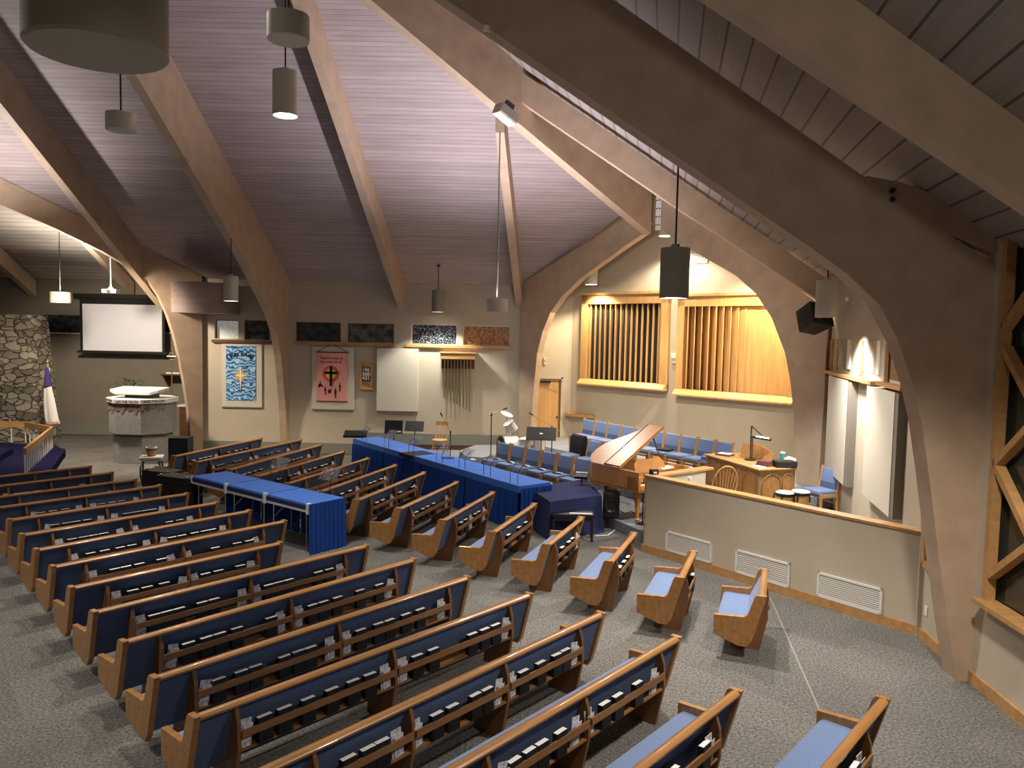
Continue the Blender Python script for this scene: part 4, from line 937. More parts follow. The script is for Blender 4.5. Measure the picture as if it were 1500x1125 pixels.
p=onC(1104,676); t2=E('music_desk',p,cang,'curved oak music desk standing on the organ console','music desk')
pts=[(-.28,0),(.32,0),(.34,.12),(.28,.17),(.1,.25),(-.1,.28),(-.27,.26),(-.3,.1)]
q1=onC(1083,668); q2=onC(1129,675)
dv=(q2-q1); 
t2.location=(q1+q2)/2+Vector((0,0,0)); t2.rotation_euler=(0,0,math.atan2(dv.y,dv.x))
MB().prism([(x*dv.length/.62,.0+z*.25,z) for x,z in pts],(0,.02,0),bev=.004).build('panel','oakz',t2)
MB().box(-.3,.3,-.05,.04,0,.02).build('ledge','oakz',t2)
p=onC(1099,674); t2=E('desk_lamp',p,0,'black balanced-arm desk lamp with white underside on the organ console','lamp')
MB().lathe([(0,0),(.11,0),(.11,.02),(.03,.035),(0,.035)],0,0,20).build('base','black',t2,smooth=True)
tz_=(AY(1100,624,p.y).z-p.z)
MB().tube([(0,0,.03),(0,0,tz_)],.014).build('pole','steel',t2); MB().tube([(.03,0,.03),(.03,0,tz_*.7)],.01).build('pole_brace','steel',t2)
e1=AY(1116,638,p.y-.1)-p; MB().tube([(0,0,tz_),e1],.012).build('arm','steel',t2)
h0_=AY(1100,639.5,p.y)-p; h1_=AY(1130,644.5,p.y-.15)-p
MB().bar(h0_,h1_,.12,.035).build('lamp_head','black',t2); MB().bar(h0_+(h1_-h0_)*.25+Vector((0,0,.022)),h1_-(h1_-h0_)*.12+Vector((0,0,.022)),.07,.01).build('reflector','litcool',t2)
def stack(px,py,items,label,cat,rot,group=None):
    p=onC(px,py); z=0
    for i,(w_,d_,h_,m_,lb) in enumerate(items):
        o=MB().box(-w_/2,w_/2,-d_/2,d_/2,0,h_,bev=min(.004,h_*.2)).build('hymnal' if cat=='book' else cat.replace(' ','_'),m_,None,loc=(p.x,p.y,CZ+z),rot=cang+rot+i*.08); T(o,lb,cat,group); z+=h_+.001
M['maroon']=mat('maroon cover',(.13,.045,.05),.5); M['teal']=mat('teal tumbler',(.03,.28,.38),.3); M['greyblue']=mat('grey paper cover',(.35,.37,.40),.7)
stack(1121,682,[(.26,.20,.045,'maroon','lower maroon hymnal stacked on the organ console'),(.24,.19,.045,'maroon','upper maroon hymnal stacked on the organ console')],'','book',.3,'books on the organ console')
stack(1112,684,[(.22,.15,.012,'paper','white paper lying at the front corner of the organ console')],'','paper',.1)
stack(1062,667,[(.30,.24,.03,'maroon','flat open songbook at the left end of the organ console'),(.24,.16,.012,'paper','white sheet on the songbook at the left end of the console')],'','paper',.5)
p=onC(1149,684); o=MB().box(-.19,.19,-.13,.13,0,.12,bev=.02).build('black_bag','black',None,loc=(p.x,p.y,CZ),rot=.1); T(o,'black bag on the right corner of the organ console','bag')
p=onC(1146,676); t2=E('tumbler',p,0,'teal blue drinking tumbler on the organ console','cup')
MB().lathe([(0,0),(.035,0),(.045,.16),(0,.16)],0,0,20).build('cup_body','teal',t2,smooth=True); MB().lathe([(0,.16),(.047,.16),(.047,.18),(0,.185)],0,0,20).build('lid','paper',t2,smooth=True)
p=onC(1157,678); o=MB().prism([(-.1,-.05,0),(.1,-.06,0),(.12,.03,.05),(0,.06,.09),(-.1,.04,.05)],(0,0,.03),bev=.01).build('tissue_pack','paper',None,loc=(p.x,p.y,CZ)); T(o,'crumpled white tissues behind the black bag on the console','tissues')
# windsor chair at the console
def windsor(loc,rz,label,hoop=True,h=1.0,s=1.0,m='oaklight'):
    t=E('wooden_chair',loc,rz,label,'chair')
    MB().lathe([(0,.40),(.2,.40),(.225,.425),(.21,.44),(0,.43)],0,0,24).build('seat',m,t,smooth=True)
    for sx_ in (-1,1):
        for sy in (-1,1): MB().tube([(sx_*.14,sy*.13,.41),(sx_*.175,sy*.165,.22),(sx_*.21,sy*.20,0)],.014,8,r2=.013).build('leg',m,t,smooth=True)
    MB().tube([(-.18,-.16,.2),(-.18,.16,.2)],.01).tube([(.18,-.16,.2),(.18,.16,.2)],.01).tube([(-.18,0,.2),(.18,0,.2)],.01).build('stretcher',m,t)
    if hoop:
        hp=[(-.19,-.15,.43)]+[(-.235*math.cos(PI*i/14)*(1 if 1 else 0),-.16-.10*math.sin(PI*i/14)-.02,.66+(h-.66)*math.sin(PI*i/14)) for i in range(15)]+[(.19,-.15,.43)]
        MB().tube(hp,.014,8).build('hoop_back',m,t,smooth=True)
        for i in range(-3,4):
            x=i*.05; zz=.66+(h-.66)*math.sqrt(max(0,1-(x*1.3/.235)**2)); MB().tube([(x*.8,-.16,.43),(x*1.3,-.18-.08*((zz-.66)/(h-.66)+.2),zz)],.008).build('spindle',m,t)
    else:
        for sx_ in (-1,1): MB().tube([(sx_*.17,-.17,.43),(sx_*.20,-.26,h)],.015).build('post',m,t,smooth=True)
        MB().box(-.21,.21,-.275,-.25,h-.12,h+.01,bev=.008).build('crest_rail',m,t)
        for i in range(-2,3): MB().tube([(i*.06,-.17,.43),(i*.065,-.255,h-.1)],.009).build('spindle',m,t)
    return t
p=AY(1052,679,14.05); windsor((p.x+.06,p.y,.42),math.radians(8),'light wooden hoop-back chair between the organ console and half wall',True,p.z-.42)
p=AY(644,662,22.0); windsor((p.x,p.y,.21),math.radians(172),'light wooden spindle-back chair against the back wall below the chimes',False,.93)
# bongos
for i,(px,py) in enumerate(((1150,720),(1173,718.5))):
    p=AY(px,py,12.35); h=p.z-.42
    t=E('conga_drum',(p.x,p.y,.42),0,('left conga drum with pale skin behind the half wall','right conga drum with pale skin beside the single blue chair')[i],'drum','pair of conga drums')
    MB().lathe([(0,0),(.10,0),(.13,.25),(.17,h*.55),(.165,h*.8),(.14,h-.06),(0,h-.06)],0,0,24).build('shell','oaklight',t,smooth=True)
    MB().lathe([(.143,h-.07),(.155,h-.06),(.155,h-.02),(.143,h-.015)],0,0,28).build('rim','black',t); MB().lathe([(0,h),(.13,h-.002),(.15,h-.02),(.15,h-.05),(0,h-.05)],0,0,28).build('skin','skin',t,smooth=True)
    for k in range(5):
        a=k*2*PI/5+.3; MB().tube([(.16*math.cos(a),.16*math.sin(a),h-.04),(.18*math.cos(a),.18*math.sin(a),h-.16)],.012).build('lug','black',t)
p=AY(958,692,13.25); t=E('small_black_clock',(p.x,p.y,HWZ+.042),.3,'small black box with white display on the rail corner','box')
MB().box(-.07,.07,-.05,.05,0,.085,bev=.01).build('case','black',t); MB().box(-.03,.03,-.053,-.05,.02,.05).build('display','white',t)
o=MB().lathe([(0,0),(.03,.0),(.03,.05),(0,.06)],0,0,14).build('white_ball','white',None,smooth=True,loc=(G(1010,707,HWZ).x,G(1010,707,HWZ).y-.0,HWZ+.042)); T(o,'tiny white ball on the half wall rail near the wooden chair','ball')
# monitor speaker
p=G(895,758,.21); t=E('floor_speaker',(p.x,p.y,.21),-.15,'black floor speaker under the piano by the platform edge','speaker')
MB().prism([(-.165,-.14,.02),(.165,-.14,.02),(.12,.16,.02),(-.12,.16,.02)],(0,0,.50),bev=.03).build('cabinet','black',t)
mxs=Matrix.Translation((0,-.145,.26))@Matrix.Rotation(PI/2,4,'X')
MB().lathe([(.0,-.03),(.10,-.0),(.12,.015),(.135,.012),(.135,0)],0,0,28,mxs).build('woofer','steel',t,smooth=True)
MB().box(-.08,.08,-.15,-.14,.42,.48,bev=.01).build('horn','steel',t)
# mic stands & music stands
def micstand(px,pytop,pybase,D,label,boom=None,z0=.42,tripod=False,Dt=None):
    b=AY(px,pybase,D); zt=AY(px,pytop,D).z; x,y=b.x,b.y
    t=E('microphone_stand',(x,y,z0),0,label,'microphone stand')
    if tripod:
        for k in range(3): a=k*2*PI/3+.4; MB().tube([(0,0,.1),(.25*math.cos(a),.25*math.sin(a),0.01)],.009).build('foot','black',t)
    else: MB().lathe([(0,0),(.13,0),(.13,.015),(.03,.035),(0,.035)],0,0,24).build('base','black',t,smooth=True)
    MB().tube([(0,0,.02),(0,0,zt-z0)],.013).build('pole','black',t)
    if boom:
        (ax,ay),(bx,by)=boom; A_=AY(ax,ay,D)-t.location; B_=AY(bx,by,D)-t.location
        MB().tube([A_,B_],.010).build('boom','brass' if 'tan' in label else 'black',t)
        MB().tube([(0,-.02,zt-z0-.03),(0,.02,zt-z0+.03)],.03).build('clutch','black',t)
        dd=(A_-B_).normalized(); MB().tube([A_,A_+dd*.12],.02,10).build('microphone','black',t)
    return t
micstand(659.5,633,665,21.2,'black boom microphone stand right of the wooden chair',((648,610),(666,645)),.21,True)
micstand(719,607,662,20.0,'black boom microphone stand left of the drum kit',((737,600),(713,609)),.42,True)
micstand(808,626,662,19.6,'microphone stand with a tan boom crossing the orange door',((781,608),(820,631)),.42,True)
micstand(941,700,768,14.3,'thin black stand with a round base against the half wall end',None,.21)
def musicstand(px,py,w,hgt,D,z0,label,tilt=.35,rz=0,paper=None,lip=True):
    c=AY(px,py,D); t=E('music_stand',(c.x,c.y,z0),rz,label,'music stand')
    h=c.z-z0
    m=Matrix.Translation((0,-.03,h))@Matrix.Rotation(-tilt,4,'X')
    MB().box(-w/2,w/2,-.006,.006,-hgt/2,hgt/2,m).build('desk','black',t)
    if lip: MB().box(-w/2,w/2,-.06,.0,-hgt/2-.01,-hgt/2+.03,m).build('ledge','black',t)
    MB().tube([(0,.02,.04),(0,.02,h)],.014).build('pole','black',t)
    for k in range(3): a=k*2*PI/3+.5; MB().tube([(0,.02,.1),(.26*math.cos(a),.26*math.sin(a),.01)],.01).build('foot','black',t)
    if paper:
        for (x,z,a,b) in paper: MB().box(x-a/2,x+a/2,-.012,-.007,z-b/2,z+b/2,m).build('paper','paper',t)
    return t
musicstand(521,635.5,.62,.44,21.0,0,'low flat black music stand at the far end of the long blue table',1.25,.1)
musicstand(577,625,.50,.36,21.3,.0,'upright black music stand with a white tag, left of its pair',.1,0,[(.16,-.13,.10,.05)])
musicstand(607.5,624,.52,.30,21.3,.21,'tilted slate grey music stand, right of its pair near the wooden chair',.55,-.05,[(-.06,-.13,.12,.03)])
musicstand(793,635,.74,.34,19.0,.42,'wide black music stand in front of the orange door',.5,-.1,[(.0,.0,.08,.03)])
musicstand(852,696,.26,.20,15.6,.0,'small dark music stand with two white edges beside the piano',1.0,-.2,[(0,.08,.24,.03),(0,-.08,.24,.03)])
# drum kit
dp=AY(748,660,19.6); t=E('drum_kit',(dp.x,dp.y,.42),math.radians(-20),'white drum kit with black bass drum head in front of the back wall','drum kit')
my=Matrix.Rotation(PI/2,4,'X')
mxb=Matrix.Translation((.12,.10,.36))@Matrix.Rotation(math.radians(40),4,'Z')@Matrix.Rotation(-PI/2,4,'Y')
bd_=MB().lathe([(.0,-.0),(.33,0),(.33,.42),(.31,.42)],0,0,36,mxb).build('bass_drum','drumw',t,smooth=True)
MB().lathe([(0,.41),(.315,.41),(.315,.40),(0,.40)],0,0,36,mxb).build('drum_head','black',bd_); MB().lathe([(.325,.40),(.345,.40),(.345,.43),(.325,.43)],0,0,36,mxb).build('hoop','black',bd_)
def drum(x,y,z,r,h,rx,ry,nm='tom_drum'):
    m=Matrix.Translation((x,y,z))@Matrix.Rotation(ry,4,'Y')@Matrix.Rotation(rx,4,'X')
    MB().lathe([(0,0),(r,0),(r,h),(0,h)],0,0,28,m).build(nm,'drumw',t,smooth=True); MB().lathe([(r,h-.02),(r+.012,h-.02),(r+.012,h+.005),(r,h+.005)],0,0,28,m).build('rim','chrome',t)
    for k in range(6): a=k*PI/3; MB().tube([m@Vector(((r+.008)*math.cos(a),(r+.008)*math.sin(a),.02)),m@Vector(((r+.008)*math.cos(a),(r+.008)*math.sin(a),h-.01))],.006).build('lug','chrome',t)
drum(.02,.1,.84,.15,.24,.45,-.45); drum(.42,.0,.52,.18,.14,.1,0,'snare_drum'); drum(.62,.3,.3,.2,.36,0,0,'floor_tom')
MB().lathe([(0,.015),(.04,.012),(.17,0),(.17,-.003),(0,.01)],0,0,32,Matrix.Translation((-.16,.1,1.24))@Matrix.Rotation(.12,4,'X')@Matrix.Rotation(.40,4,'Y')).build('cymbal','drumw',t,smooth=True)
for a,b in (((-.16,.1,0),(-.16,.1,1.24)),((.42,0,0),(.42,0,.52)),((0,-.1,.5),(0,-.05,.78))): MB().tube([a,b],.012).build('stand','chrome',t)
# ================================================================== LONG DRAPED TABLES
TZ=.855
ta=G(518,642,TZ); tb=G(762,712,TZ); td=(tb-ta).normalized(); tn=Vector((-td.y,td.x,0)); tn=tn if tn.y>0 else -tn
TL=(tb-ta).length; nt_=4; tl=TL/nt_; TW=.74
def pleat(L,z0,z1,amp=.018,step=.07,y=0.0,x0=0):
    """pleated skirt strip along local x"""
    mb=MB(); n=int(L/step*4); pts=[]
    vs=[]
    for i in range(n+1):
        x=x0+L*i/n; yy=y-amp*math.sin(2*PI*i/4+.6*math.sin(i*.9)); b=y-amp*1.9*math.sin(2*PI*i/4+.6*math.sin(i*.9))-.015
        vs.append((mb.b.verts.new((x,yy,z1)),mb.b.verts.new((x,b,z0))))
    for a,b in zip(vs,vs[1:]): mb.b.faces.new((a[0],b[0],b[1],a[1]))
    return mb
def legs(t,L,W,zt,m='chrome'):
    for x in (.15,L-.15):
        for y in (.08,W-.08): MB().tube([(x,y,0),(x,y,zt)],.014).build('leg',m,t)
tang=math.atan2(td.y,td.x)
for i in range(nt_):
    p=ta+td*(i*tl+.005)
    t=E('draped_table',(p.x,p.y,0),tang,'long bell table with royal blue cloth and pleated skirt, %s from the far end'%ORD[i],'table','skirted blue tables in the long row')
    L_=tl-.01
    MB().box(0,L_,0,TW,.72,.75).build('tabletop','plasticw',t)
    MB().box(-.002,L_+.002,-.008,TW+.008,.752,TZ,bev=.012).build('tablecloth','royal',t,smooth=False)
    MB().box(0,L_,-.02,-.009,.72,TZ-.002).build('cloth_drop','royal',t)
    s_=pleat(L_,.015,.72,.022,.10,-.03); s_.build('skirt','royalskirt',t,smooth=True)
    pleat(L_,.015,.72,.012,.075,TW+.03).build('skirt','royalskirt',t,smooth=True)
    if i==0:
        o=pleat(TW,.015,.80,.02,.10,0).build('end_skirt','royalskirt',t,smooth=True); o.rotation_euler=(0,0,PI/2); o.location=(-.02,0,0)
    if i==nt_-1:
        o=pleat(TW,.015,.80,.02,.10,0).build('end_skirt','royalskirt',t,smooth=True); o.rotation_euler=(0,0,PI/2); o.location=(L_+.03,0,0)
    legs(t,L_,TW,.72)
def onT(px,py): 
    return G(px,py,TZ)
# clear music rests on the long tables
stand_px=[(528,536),(560,569),(596,605),(636,647),(669.5,680),(704,719),(744,757.5)]
def rest_proto(label,group):
    t=E('acrylic_music_rest',(0,0,0),0,label,'music rest',group)
    for x in (-.12,.12):
        MB().tube([(x,0,0),(x,0,.20),(x,.04,.28),(x,.09,.33),(x,.14,.37)],.007,6).build('leg','steel',t,smooth=True)
    MB().prism([(-.20,.05,.24),(-.20,.20,.42),(-.20,.205,.416),(-.20,.055,.236)],(.40,0,0)).build('plate','acrylic',t)
    MB().box(-.20,.20,.02,.055,.232,.238).build('lip','acrylic',t)
    return t
rp=rest_proto('x','clear music rests on the long blue tables'); rused=False
for i,(a,b) in enumerate(stand_px):
    pm=(a+b)/2; fr=(pm-518)/(762-518)
    q=PL(pm,642+(712-642)*fr,(ta.x,ta.y),(tb.x,tb.y)); lab='clear acrylic music rest on the long blue table row, %s from the far end'%ORD[i]
    loc=(q.x+tn.x*.03,q.y+tn.y*.03,TZ+.001)
    if not rused: rp.location=loc; rp.rotation_euler=(0,0,tang); rp['label']=lab; rused=True
    else: dup(rp,loc,tang,lab)
a=onT(612,664); t=E('black_mat',(a.x,a.y,TZ+.001),tang,'black cloth mat lying across the second long table','mat')
MB().box(-.28,.28,-.33,.30,0,.008).build('mat','blackmatte',t); MB().box(-.28,.28,-.345,-.335,-.07,.006).build('overhang','blackmatte',t)
a=onT(656,673); o=MB()
o.tube([(.14*math.cos(k*.5),.14*math.sin(k*.5),.012+.003*k) for k in range(14)],.009,8); o=o.build('coiled_cable','black',None,loc=(a.x,a.y,TZ+.004)); T(o,'coiled black cable on the third long blue table','cable')
a=onT(693,674.5); o=MB().box(-.07,.07,-.04,.04,0,.03,bev=.008).build('eraser_box','paper',None,loc=(a.x,a.y,TZ+.001),rot=tang); T(o,'small pale box on the long blue table beyond the coiled cable','box')
# navy covered low cabinet
def skirtbox(top,zt,exp,name,m,parent,wr=.012):
    mb=MB(); cxm=sum(p[0] for p in top)/len(top); cym=sum(p[1] for p in top)/len(top)
    ring=[]; N=10
    for i in range(len(top)):
        a=Vector(top[i]); b=Vector(top[(i+1)%len(top)])
        for k in range(N): ring.append(a.lerp(b,k/N))
    T_=[mb.b.verts.new((p.x,p.y,zt-(.012 if i%N in(0,) else 0))) for i,p in enumerate(ring)]
    def off(p,e,i):
        d=Vector((p.x-cxm,p.y-cym)); l=d.length; w=wr*math.sin(i*1.9)+wr*.7*math.sin(i*.8); d=d.normalized()*(e+w); return d
    M1=[mb.b.verts.new((p.x+off(p,exp*.35,i).x,p.y+off(p,exp*.35,i).y,zt*.5)) for i,p in enumerate(ring)]
    B_=[mb.b.verts.new((p.x+off(p,exp,i*1.3).x*1.3,p.y+off(p,exp,i*1.3).y*1.3,.01)) for i,p in enumerate(ring)]
    n=len(ring); mb.b.faces.new(T_)
    for A_,C_ in ((T_,M1),(M1,B_)):
        for i in range(n): j=(i+1)%n; mb.b.faces.new((A_[i],A_[j],C_[j],C_[i]))
    bmesh.ops.recalc_face_normals(mb.b,faces=mb.b.faces[:])
    return mb.build(name,m,parent,smooth=True)
top=[G(762,713.5,.70),G(792,733,.70),G(868,724,.70),G(851,705,.70),G(819,703.5,.70)]
top=[p+Vector((.17,-.08,0)) for p in top]
cc=sum((Vector(p) for p in top),Vector())/5
t=E('covered_keyboard',(cc.x,cc.y,0),0,'low keyboard cabinet fully covered by a navy cloth, right of the long tables','covered cabinet')
loc2=[((p.x-cc.x),(p.y-cc.y)) for p in top]
skirtbox(loc2,.70,.07,'cloth_cover','navy',t)
MB().prism([(x*.9,y*.9,.02) for x,y in loc2],(0,0,.64)).build('cabinet','darkwood',t)
# keyboard bench
b0=G(870,790,0); t=E('black_bench',(b0.x-.42,b0.y-.02,0),-.05,'black piano bench with a pale sheet on top, before the navy cloth','bench')
bz=.50
MB().box(-.36,.40,-.17,.17,bz-.06,bz,bev=.01).build('bench_top','black',t)
MB().box(-.33,.37,-.15,.15,bz-.13,bz-.06).build('apron','black',t)
for x in (-.33,.37):
    for y in (-.14,.14): MB().box(x-.02,x+.02,y-.02,y+.02,0,bz-.1).build('leg','black',t)
o=MB().box(-.19,.22,-.02,.03,0,.012).build('white_sheet','paper',None,loc=(b0.x-.28,b0.y-.14,bz+.001),rot=-.05); T(o,'narrow white sheet lying along the black bench edge','paper')
# power box & cable near the platform edge
p=G(893,771,0); o=MB().box(-.16,.16,-.05,.05,0,.14,bev=.01).build('power_box','lampbody',None,loc=(p.x,p.y-.02,0),rot=-.9); T(o,'small pale box on the floor against the platform edge below the speaker','box')
pp=[G(*q,.012) for q in ((899,775),(905,768),(909,762))]; pp=[G(872,785,.012),G(890,784,.012),G(899,778,.012),G(906,768,.012)]
o=MB().tube(pp,.009,6).build('floor_cable','paper'); T(o,'short white cable on the floor near the black bench','cable')
for i,(pts_,lb) in enumerate((([(905,706),(915,712),(925,709),(934,714),(945,710)],'dark cable looping on the platform under the piano'),([(872,752),(885,758),(880,765),(893,761)],'dark cable trailing from the floor speaker'))):
    o=MB().tube([G(*q,.222) for q in [(x,y+40 if i==0 else y-3) for x,y in pts_]],.008,6).build('floor_cable','black'); T(o,lb,'cable')
# ================================================================== THREE FOAM-TOPPED TABLES
FT=[((280,697),(331.5,709)),((333,709.5),(388,723.5)),((390,725),(452.5,739))]
f_a=G(280,697,TZ); f_b=G(452.5,739,TZ); fd=(f_b-f_a).normalized(); fn_=Vector((-fd.y,fd.x,0)); fn_=fn_ if fn_.y>0 else -fn_
fang=math.atan2(fd.y,fd.x); FL=(f_b-f_a).length; fw=.74; fl_=FL/3
for i in range(3):
    p=f_a+fd*(i*fl_+.008); L_=fl_-.016
    t=E('folding_table',(p.x,p.y,0),fang,'white folding table topped with blue-clothed foam, %s from the left'%ORD[i],'table','foam topped folding tables between the pews')
    MB().box(0,L_,0,fw,.70,.75,bev=.012).build('tabletop','plasticw',t)
    MB().box(.01,L_-.01,.012,fw+.005,.752,TZ,bev=.015).build('foam_cloth','royal',t)
    MB().box(.015,L_-.015,-.003,.012,.755,TZ-.035).build('cloth_edge','navy',t)
    MB().box(L_-.055,L_+.005,-.02,.06,.68,TZ+.012,bev=.012).build('corner_clip','plasticw',t)
    if i==0: MB().box(-.005,.03,-.02,.04,.72,TZ-.0,bev=.01).build('corner_clip','plasticw',t)
    pleat(L_,.01,.76,.010,.09,fw+.02).build('skirt','royalskirt',t,smooth=True)
    if i==2:
        o=pleat(fw+.04,.01,TZ-.005,.010,.09,0).build('end_skirt','royalskirt',t,smooth=True); o.rotation_euler=(0,0,PI/2); o.location=(L_+.02,-.01,0)
        o=MB().box(-.002,0.02,0,fw+.01,.74,TZ-.003).build('end_cloth','royal',t); o.location=(L_-.01,.0,0)
    for x in (.12,L_-.15):
        MB().tube([(x,.08,0),(x,.08,.70)],.011).tube([(x,fw-.08,0),(x,fw-.08,.70)],.011).tube([(x,.08,.25),(x,fw-.08,.25)],.009).build('leg','chrome',t)
        MB().tube([(x,.08,.45),(x+(.2 if x<.5 else -.2),.2,.70)],.006).build('brace','chrome',t)
for i,(px,py) in enumerate(((403,706),(476,725))):
    q=G(px,py-2,TZ); lab=('clear acrylic music rest at the back edge of the middle foam table','clear acrylic music rest at the back edge of the right foam table')[i]
    o=dup(rp,(q.x,q.y,TZ+.001),fang+.15,lab,'clear music rests on the foam tables')
# ================================================================== ROAD CASES
for i,(x0,y0,x1,y1,lb) in enumerate(((213,689,252,694,'rear black road case with latches behind the foam tables'),(234,697,281,703,'front black road case beside the left foam table'))):
    z=.80; a=G(x0,y0,z); b=G(x1,y1,z); d=(b-a); L_=d.length; a=a+Vector((-.1,.05,0)); t=E('road_case',(a.x,a.y,0),math.atan2(d.y,d.x),lb,'case','black road cases')
    MB().box(0,L_,0,.38,.02,z,bev=.012).build('case_body','blackmatte',t)
    MB().box(-.006,L_+.006,-.006,.386,z-.13,z-.115).box(-.004,L_+.004,-.004,.384,z-.012,z+.003,bev=.0).build('edging','black',t)
    for x in (.08,L_-.08): MB().lathe([(0,0),(.03,0),(.035,.02),(.02,.035),(0,.035)],x,.06,10,Matrix.Translation((0,0,z))).build('corner_ball','chrome',t)
    MB().box(L_/2-.06,L_/2+.06,-.014,0,z-.3,z-.2,bev=.004).build('handle','steel',t)
    MB().box(L_+.0,L_+.012,.2,.3,z-.5,z-.4,bev=.003).build('latch','chrome',t)
# ================================================================== PULPIT
pc_=AY(210,640,21.3)
t=E('pulpit',(pc_.x,pc_.y,0),math.radians(-4),'large grey eight-sided stone pulpit with a lettered white rim','pulpit')
def octo(w,c,d): h=w/2; return [(-h,-d/2+c),(-h+c*1.0,-d/2),(h-c,-d/2),(h,-d/2+c),(h,d/2-c),(h-c,d/2),(-h+c,d/2),(-h,d/2-c)]
def op(w,c,d,z0,z1,name,m): return MB().prism([(x,y,z0) for x,y in octo(w,c,d)],(0,0,z1-z0),bev=.01).build(name,m,t)
op(1.42,.38,1.3,0,.74,'base','concrete'); op(1.62,.45,1.5,.80,1.64,'body','concrete'); op(1.36,.36,1.25,.74,.80,'shadow_gap','greybase')
op(1.74,.48,1.6,1.64,1.76,'rim','white')
MB().box(-.37,.37,-.25,.2,1.76,1.93).build('desk_column','steel',t)
MB().prism([(-.68,-.45,1.92),(-.5,-.52,1.86),(.47,-.52,1.86),(.68,-.42,1.92),(.68,.2,1.96),(-.66,.2,1.96)],(0,0,.08),bev=.012).build('desk_top','white',t)
M['rough']=mat('rough carved stone',(.20,.155,.12),.95,noise=(7,.5,(1,1,1)),bump=1.0)
random.seed(3)
def jag(p,q,name):
    p=Vector((*p,0)); q=Vector((*q,0)); d=q-p; n=Vector((d.y,-d.x,0)).normalized()
    pts=[p+n*.012+Vector((0,0,1.635))]; k=11
    for i in range(k+1): pts.append(p+d*i/k+n*.012+Vector((0,0,1.42+random.uniform(-.10,.12))))
    pts.append(q+n*.012+Vector((0,0,1.635)))
    MB().prism(pts,-n*.01).build(name,'rough',t)
oc=octo(1.62,.45,1.5)
for a,b in ((0,1),(1,2),(2,3)): jag(oc[a],oc[b],'carved_band')
oc=octo(1.74,.48,1.6)
for (a,b),s_ in zip(((0,1),(1,2),(2,3)),('I AM·THE WAY','I AM·THE TRUTH','AND·THE LIFE')):
    pa=Vector((*oc[a],0)); pb=Vector((*oc[b],0)); d=pb-pa; n=Vector((d.y,-d.x,0)).normalized(); c=(pa+pb)/2+n*.008
    text(s_,(c.x,c.y,1.70),.088,'inkb',t,'lettering',rot=(PI/2,0,math.atan2(d.y,d.x)),ext=.002)
# plant & candles behind
p=AY(191,568,22.6); t=E('potted_plant',(p.x,p.y,0),0,'dark leafy plant on a tall stand showing above the pulpit','plant')
MB().tube([(0,0,0),(0,0,p.z-.2)],.04).build('stand','darkwood',t); MB().lathe([(0,0),(.12,0),(.16,.2),(0,.2)],0,0,16,Matrix.Translation((0,0,p.z-.2))).build('pot','terracotta',t)
mb=MB(); random.seed(5)
for i in range(90):
    a=random.uniform(0,2*PI); r=random.uniform(.02,.32); z=p.z+random.uniform(-.02,.30)*(1-r*.9); s=random.uniform(.05,.09)
    m=Matrix.Translation((r*math.cos(a)*1.1,r*math.sin(a),z))@Matrix.Rotation(a,4,'Z')@Matrix.Rotation(random.uniform(-.8,.8),4,'Y')
    mb.poly([m@Vector(v) for v in ((0,0,0),(s,-s*.45,.01),(s*2,0,0),(s,s*.45,.01))])
mb.build('foliage','leaf',t)
for i,px in enumerate((211,218,225)):
    p=AY(px,569,22.6); o=MB().lathe([(0,0),(.05,0),(.02,.03),(.012,.06),(.012,.32),(0,.32)],0,0,10).build('candle_stand','chrome',None,smooth=True,loc=(p.x,p.y,p.z-.28))
    T(o,'thin silver candle holder on the chancel shelf, %s of three'%ORD[i],'candle holder','candle holders behind the pulpit')
a=AY(205,569,22.6); o=MB().box(-.35,.62,-.15,.15,0,a.z-.28).build('altar_shelf','darkwood',None,loc=(a.x+.2,a.y+.0,0)); T(o,'dark narrow altar stand behind the pulpit','stand')
# processional cross
p=AY(252.5,640,22.4); zt=AY(252.5,522,22.4).z
t=E('standing_cross',(p.x,p.y,0),0,'tall slender bronze ringed cross on a pole by the chancel arch','cross')
MB().tube([(0,0,0),(0,0,zt+.12)],.018).build('pole','brass',t); MB().lathe([(0,0),(.16,0),(.14,.03),(0,.04)],0,0,16).build('base','brass',t)
MB().tube([(-.13,0,zt),(.13,0,zt)],.016).build('cross_arm','brass',t); MB().tube([(.10*math.cos(a*PI/10),0,zt+.10*math.sin(a*PI/10)) for a in range(21)],.010,6).build('ring','brass',t)
a=AY(248,549,25.0); t=E('wall_shelf',(a.x-.0,25.6,a.z),0,'dark wall shelf with a pale object, beside the standing cross','shelf')
MB().box(-.45,.4,-.3,.25,-.04,0).build('board','darkwood',t); MB().prism([(-.4,-.25,-.04),(-.4,.25,-.04),(-.4,.25,-.5)],(.04,0,0)).build('bracket','darkwood',t)
o=MB().box(-.25,.2,-.1,.1,0,.05,bev=.01).build('offering_tray','paper',None,loc=(a.x-.05,25.5,a.z+.001)); T(o,'pale tray lying on the dark wall shelf','tray')
a=AY(262,598,24.6); t=E('wall_cabinet',(a.x,25.3,a.z-.5),0,'pale-topped small cabinet in the corner of the chancel','cabinet')
MB().box(-.2,.3,-.2,.2,-1.0,.5).build('body','darkwood',t); MB().box(-.25,.32,-.25,.22,.5,.56).build('top','white',t)
# black box speaker behind pews
p=AY(265,668,19.4); t=E('black_speaker_box',(p.x,p.y,0),.05,'tall black speaker box on the floor between pulpit and orange arch','speaker')
zt=AY(265,641,19.3).z
MB().box(-.24,.24,-.2,.22,0,zt,bev=.015).build('cabinet','blackmatte',t); MB().box(-.2,.2,-.215,-.2,.1,zt-.06).build('grille','black',t)
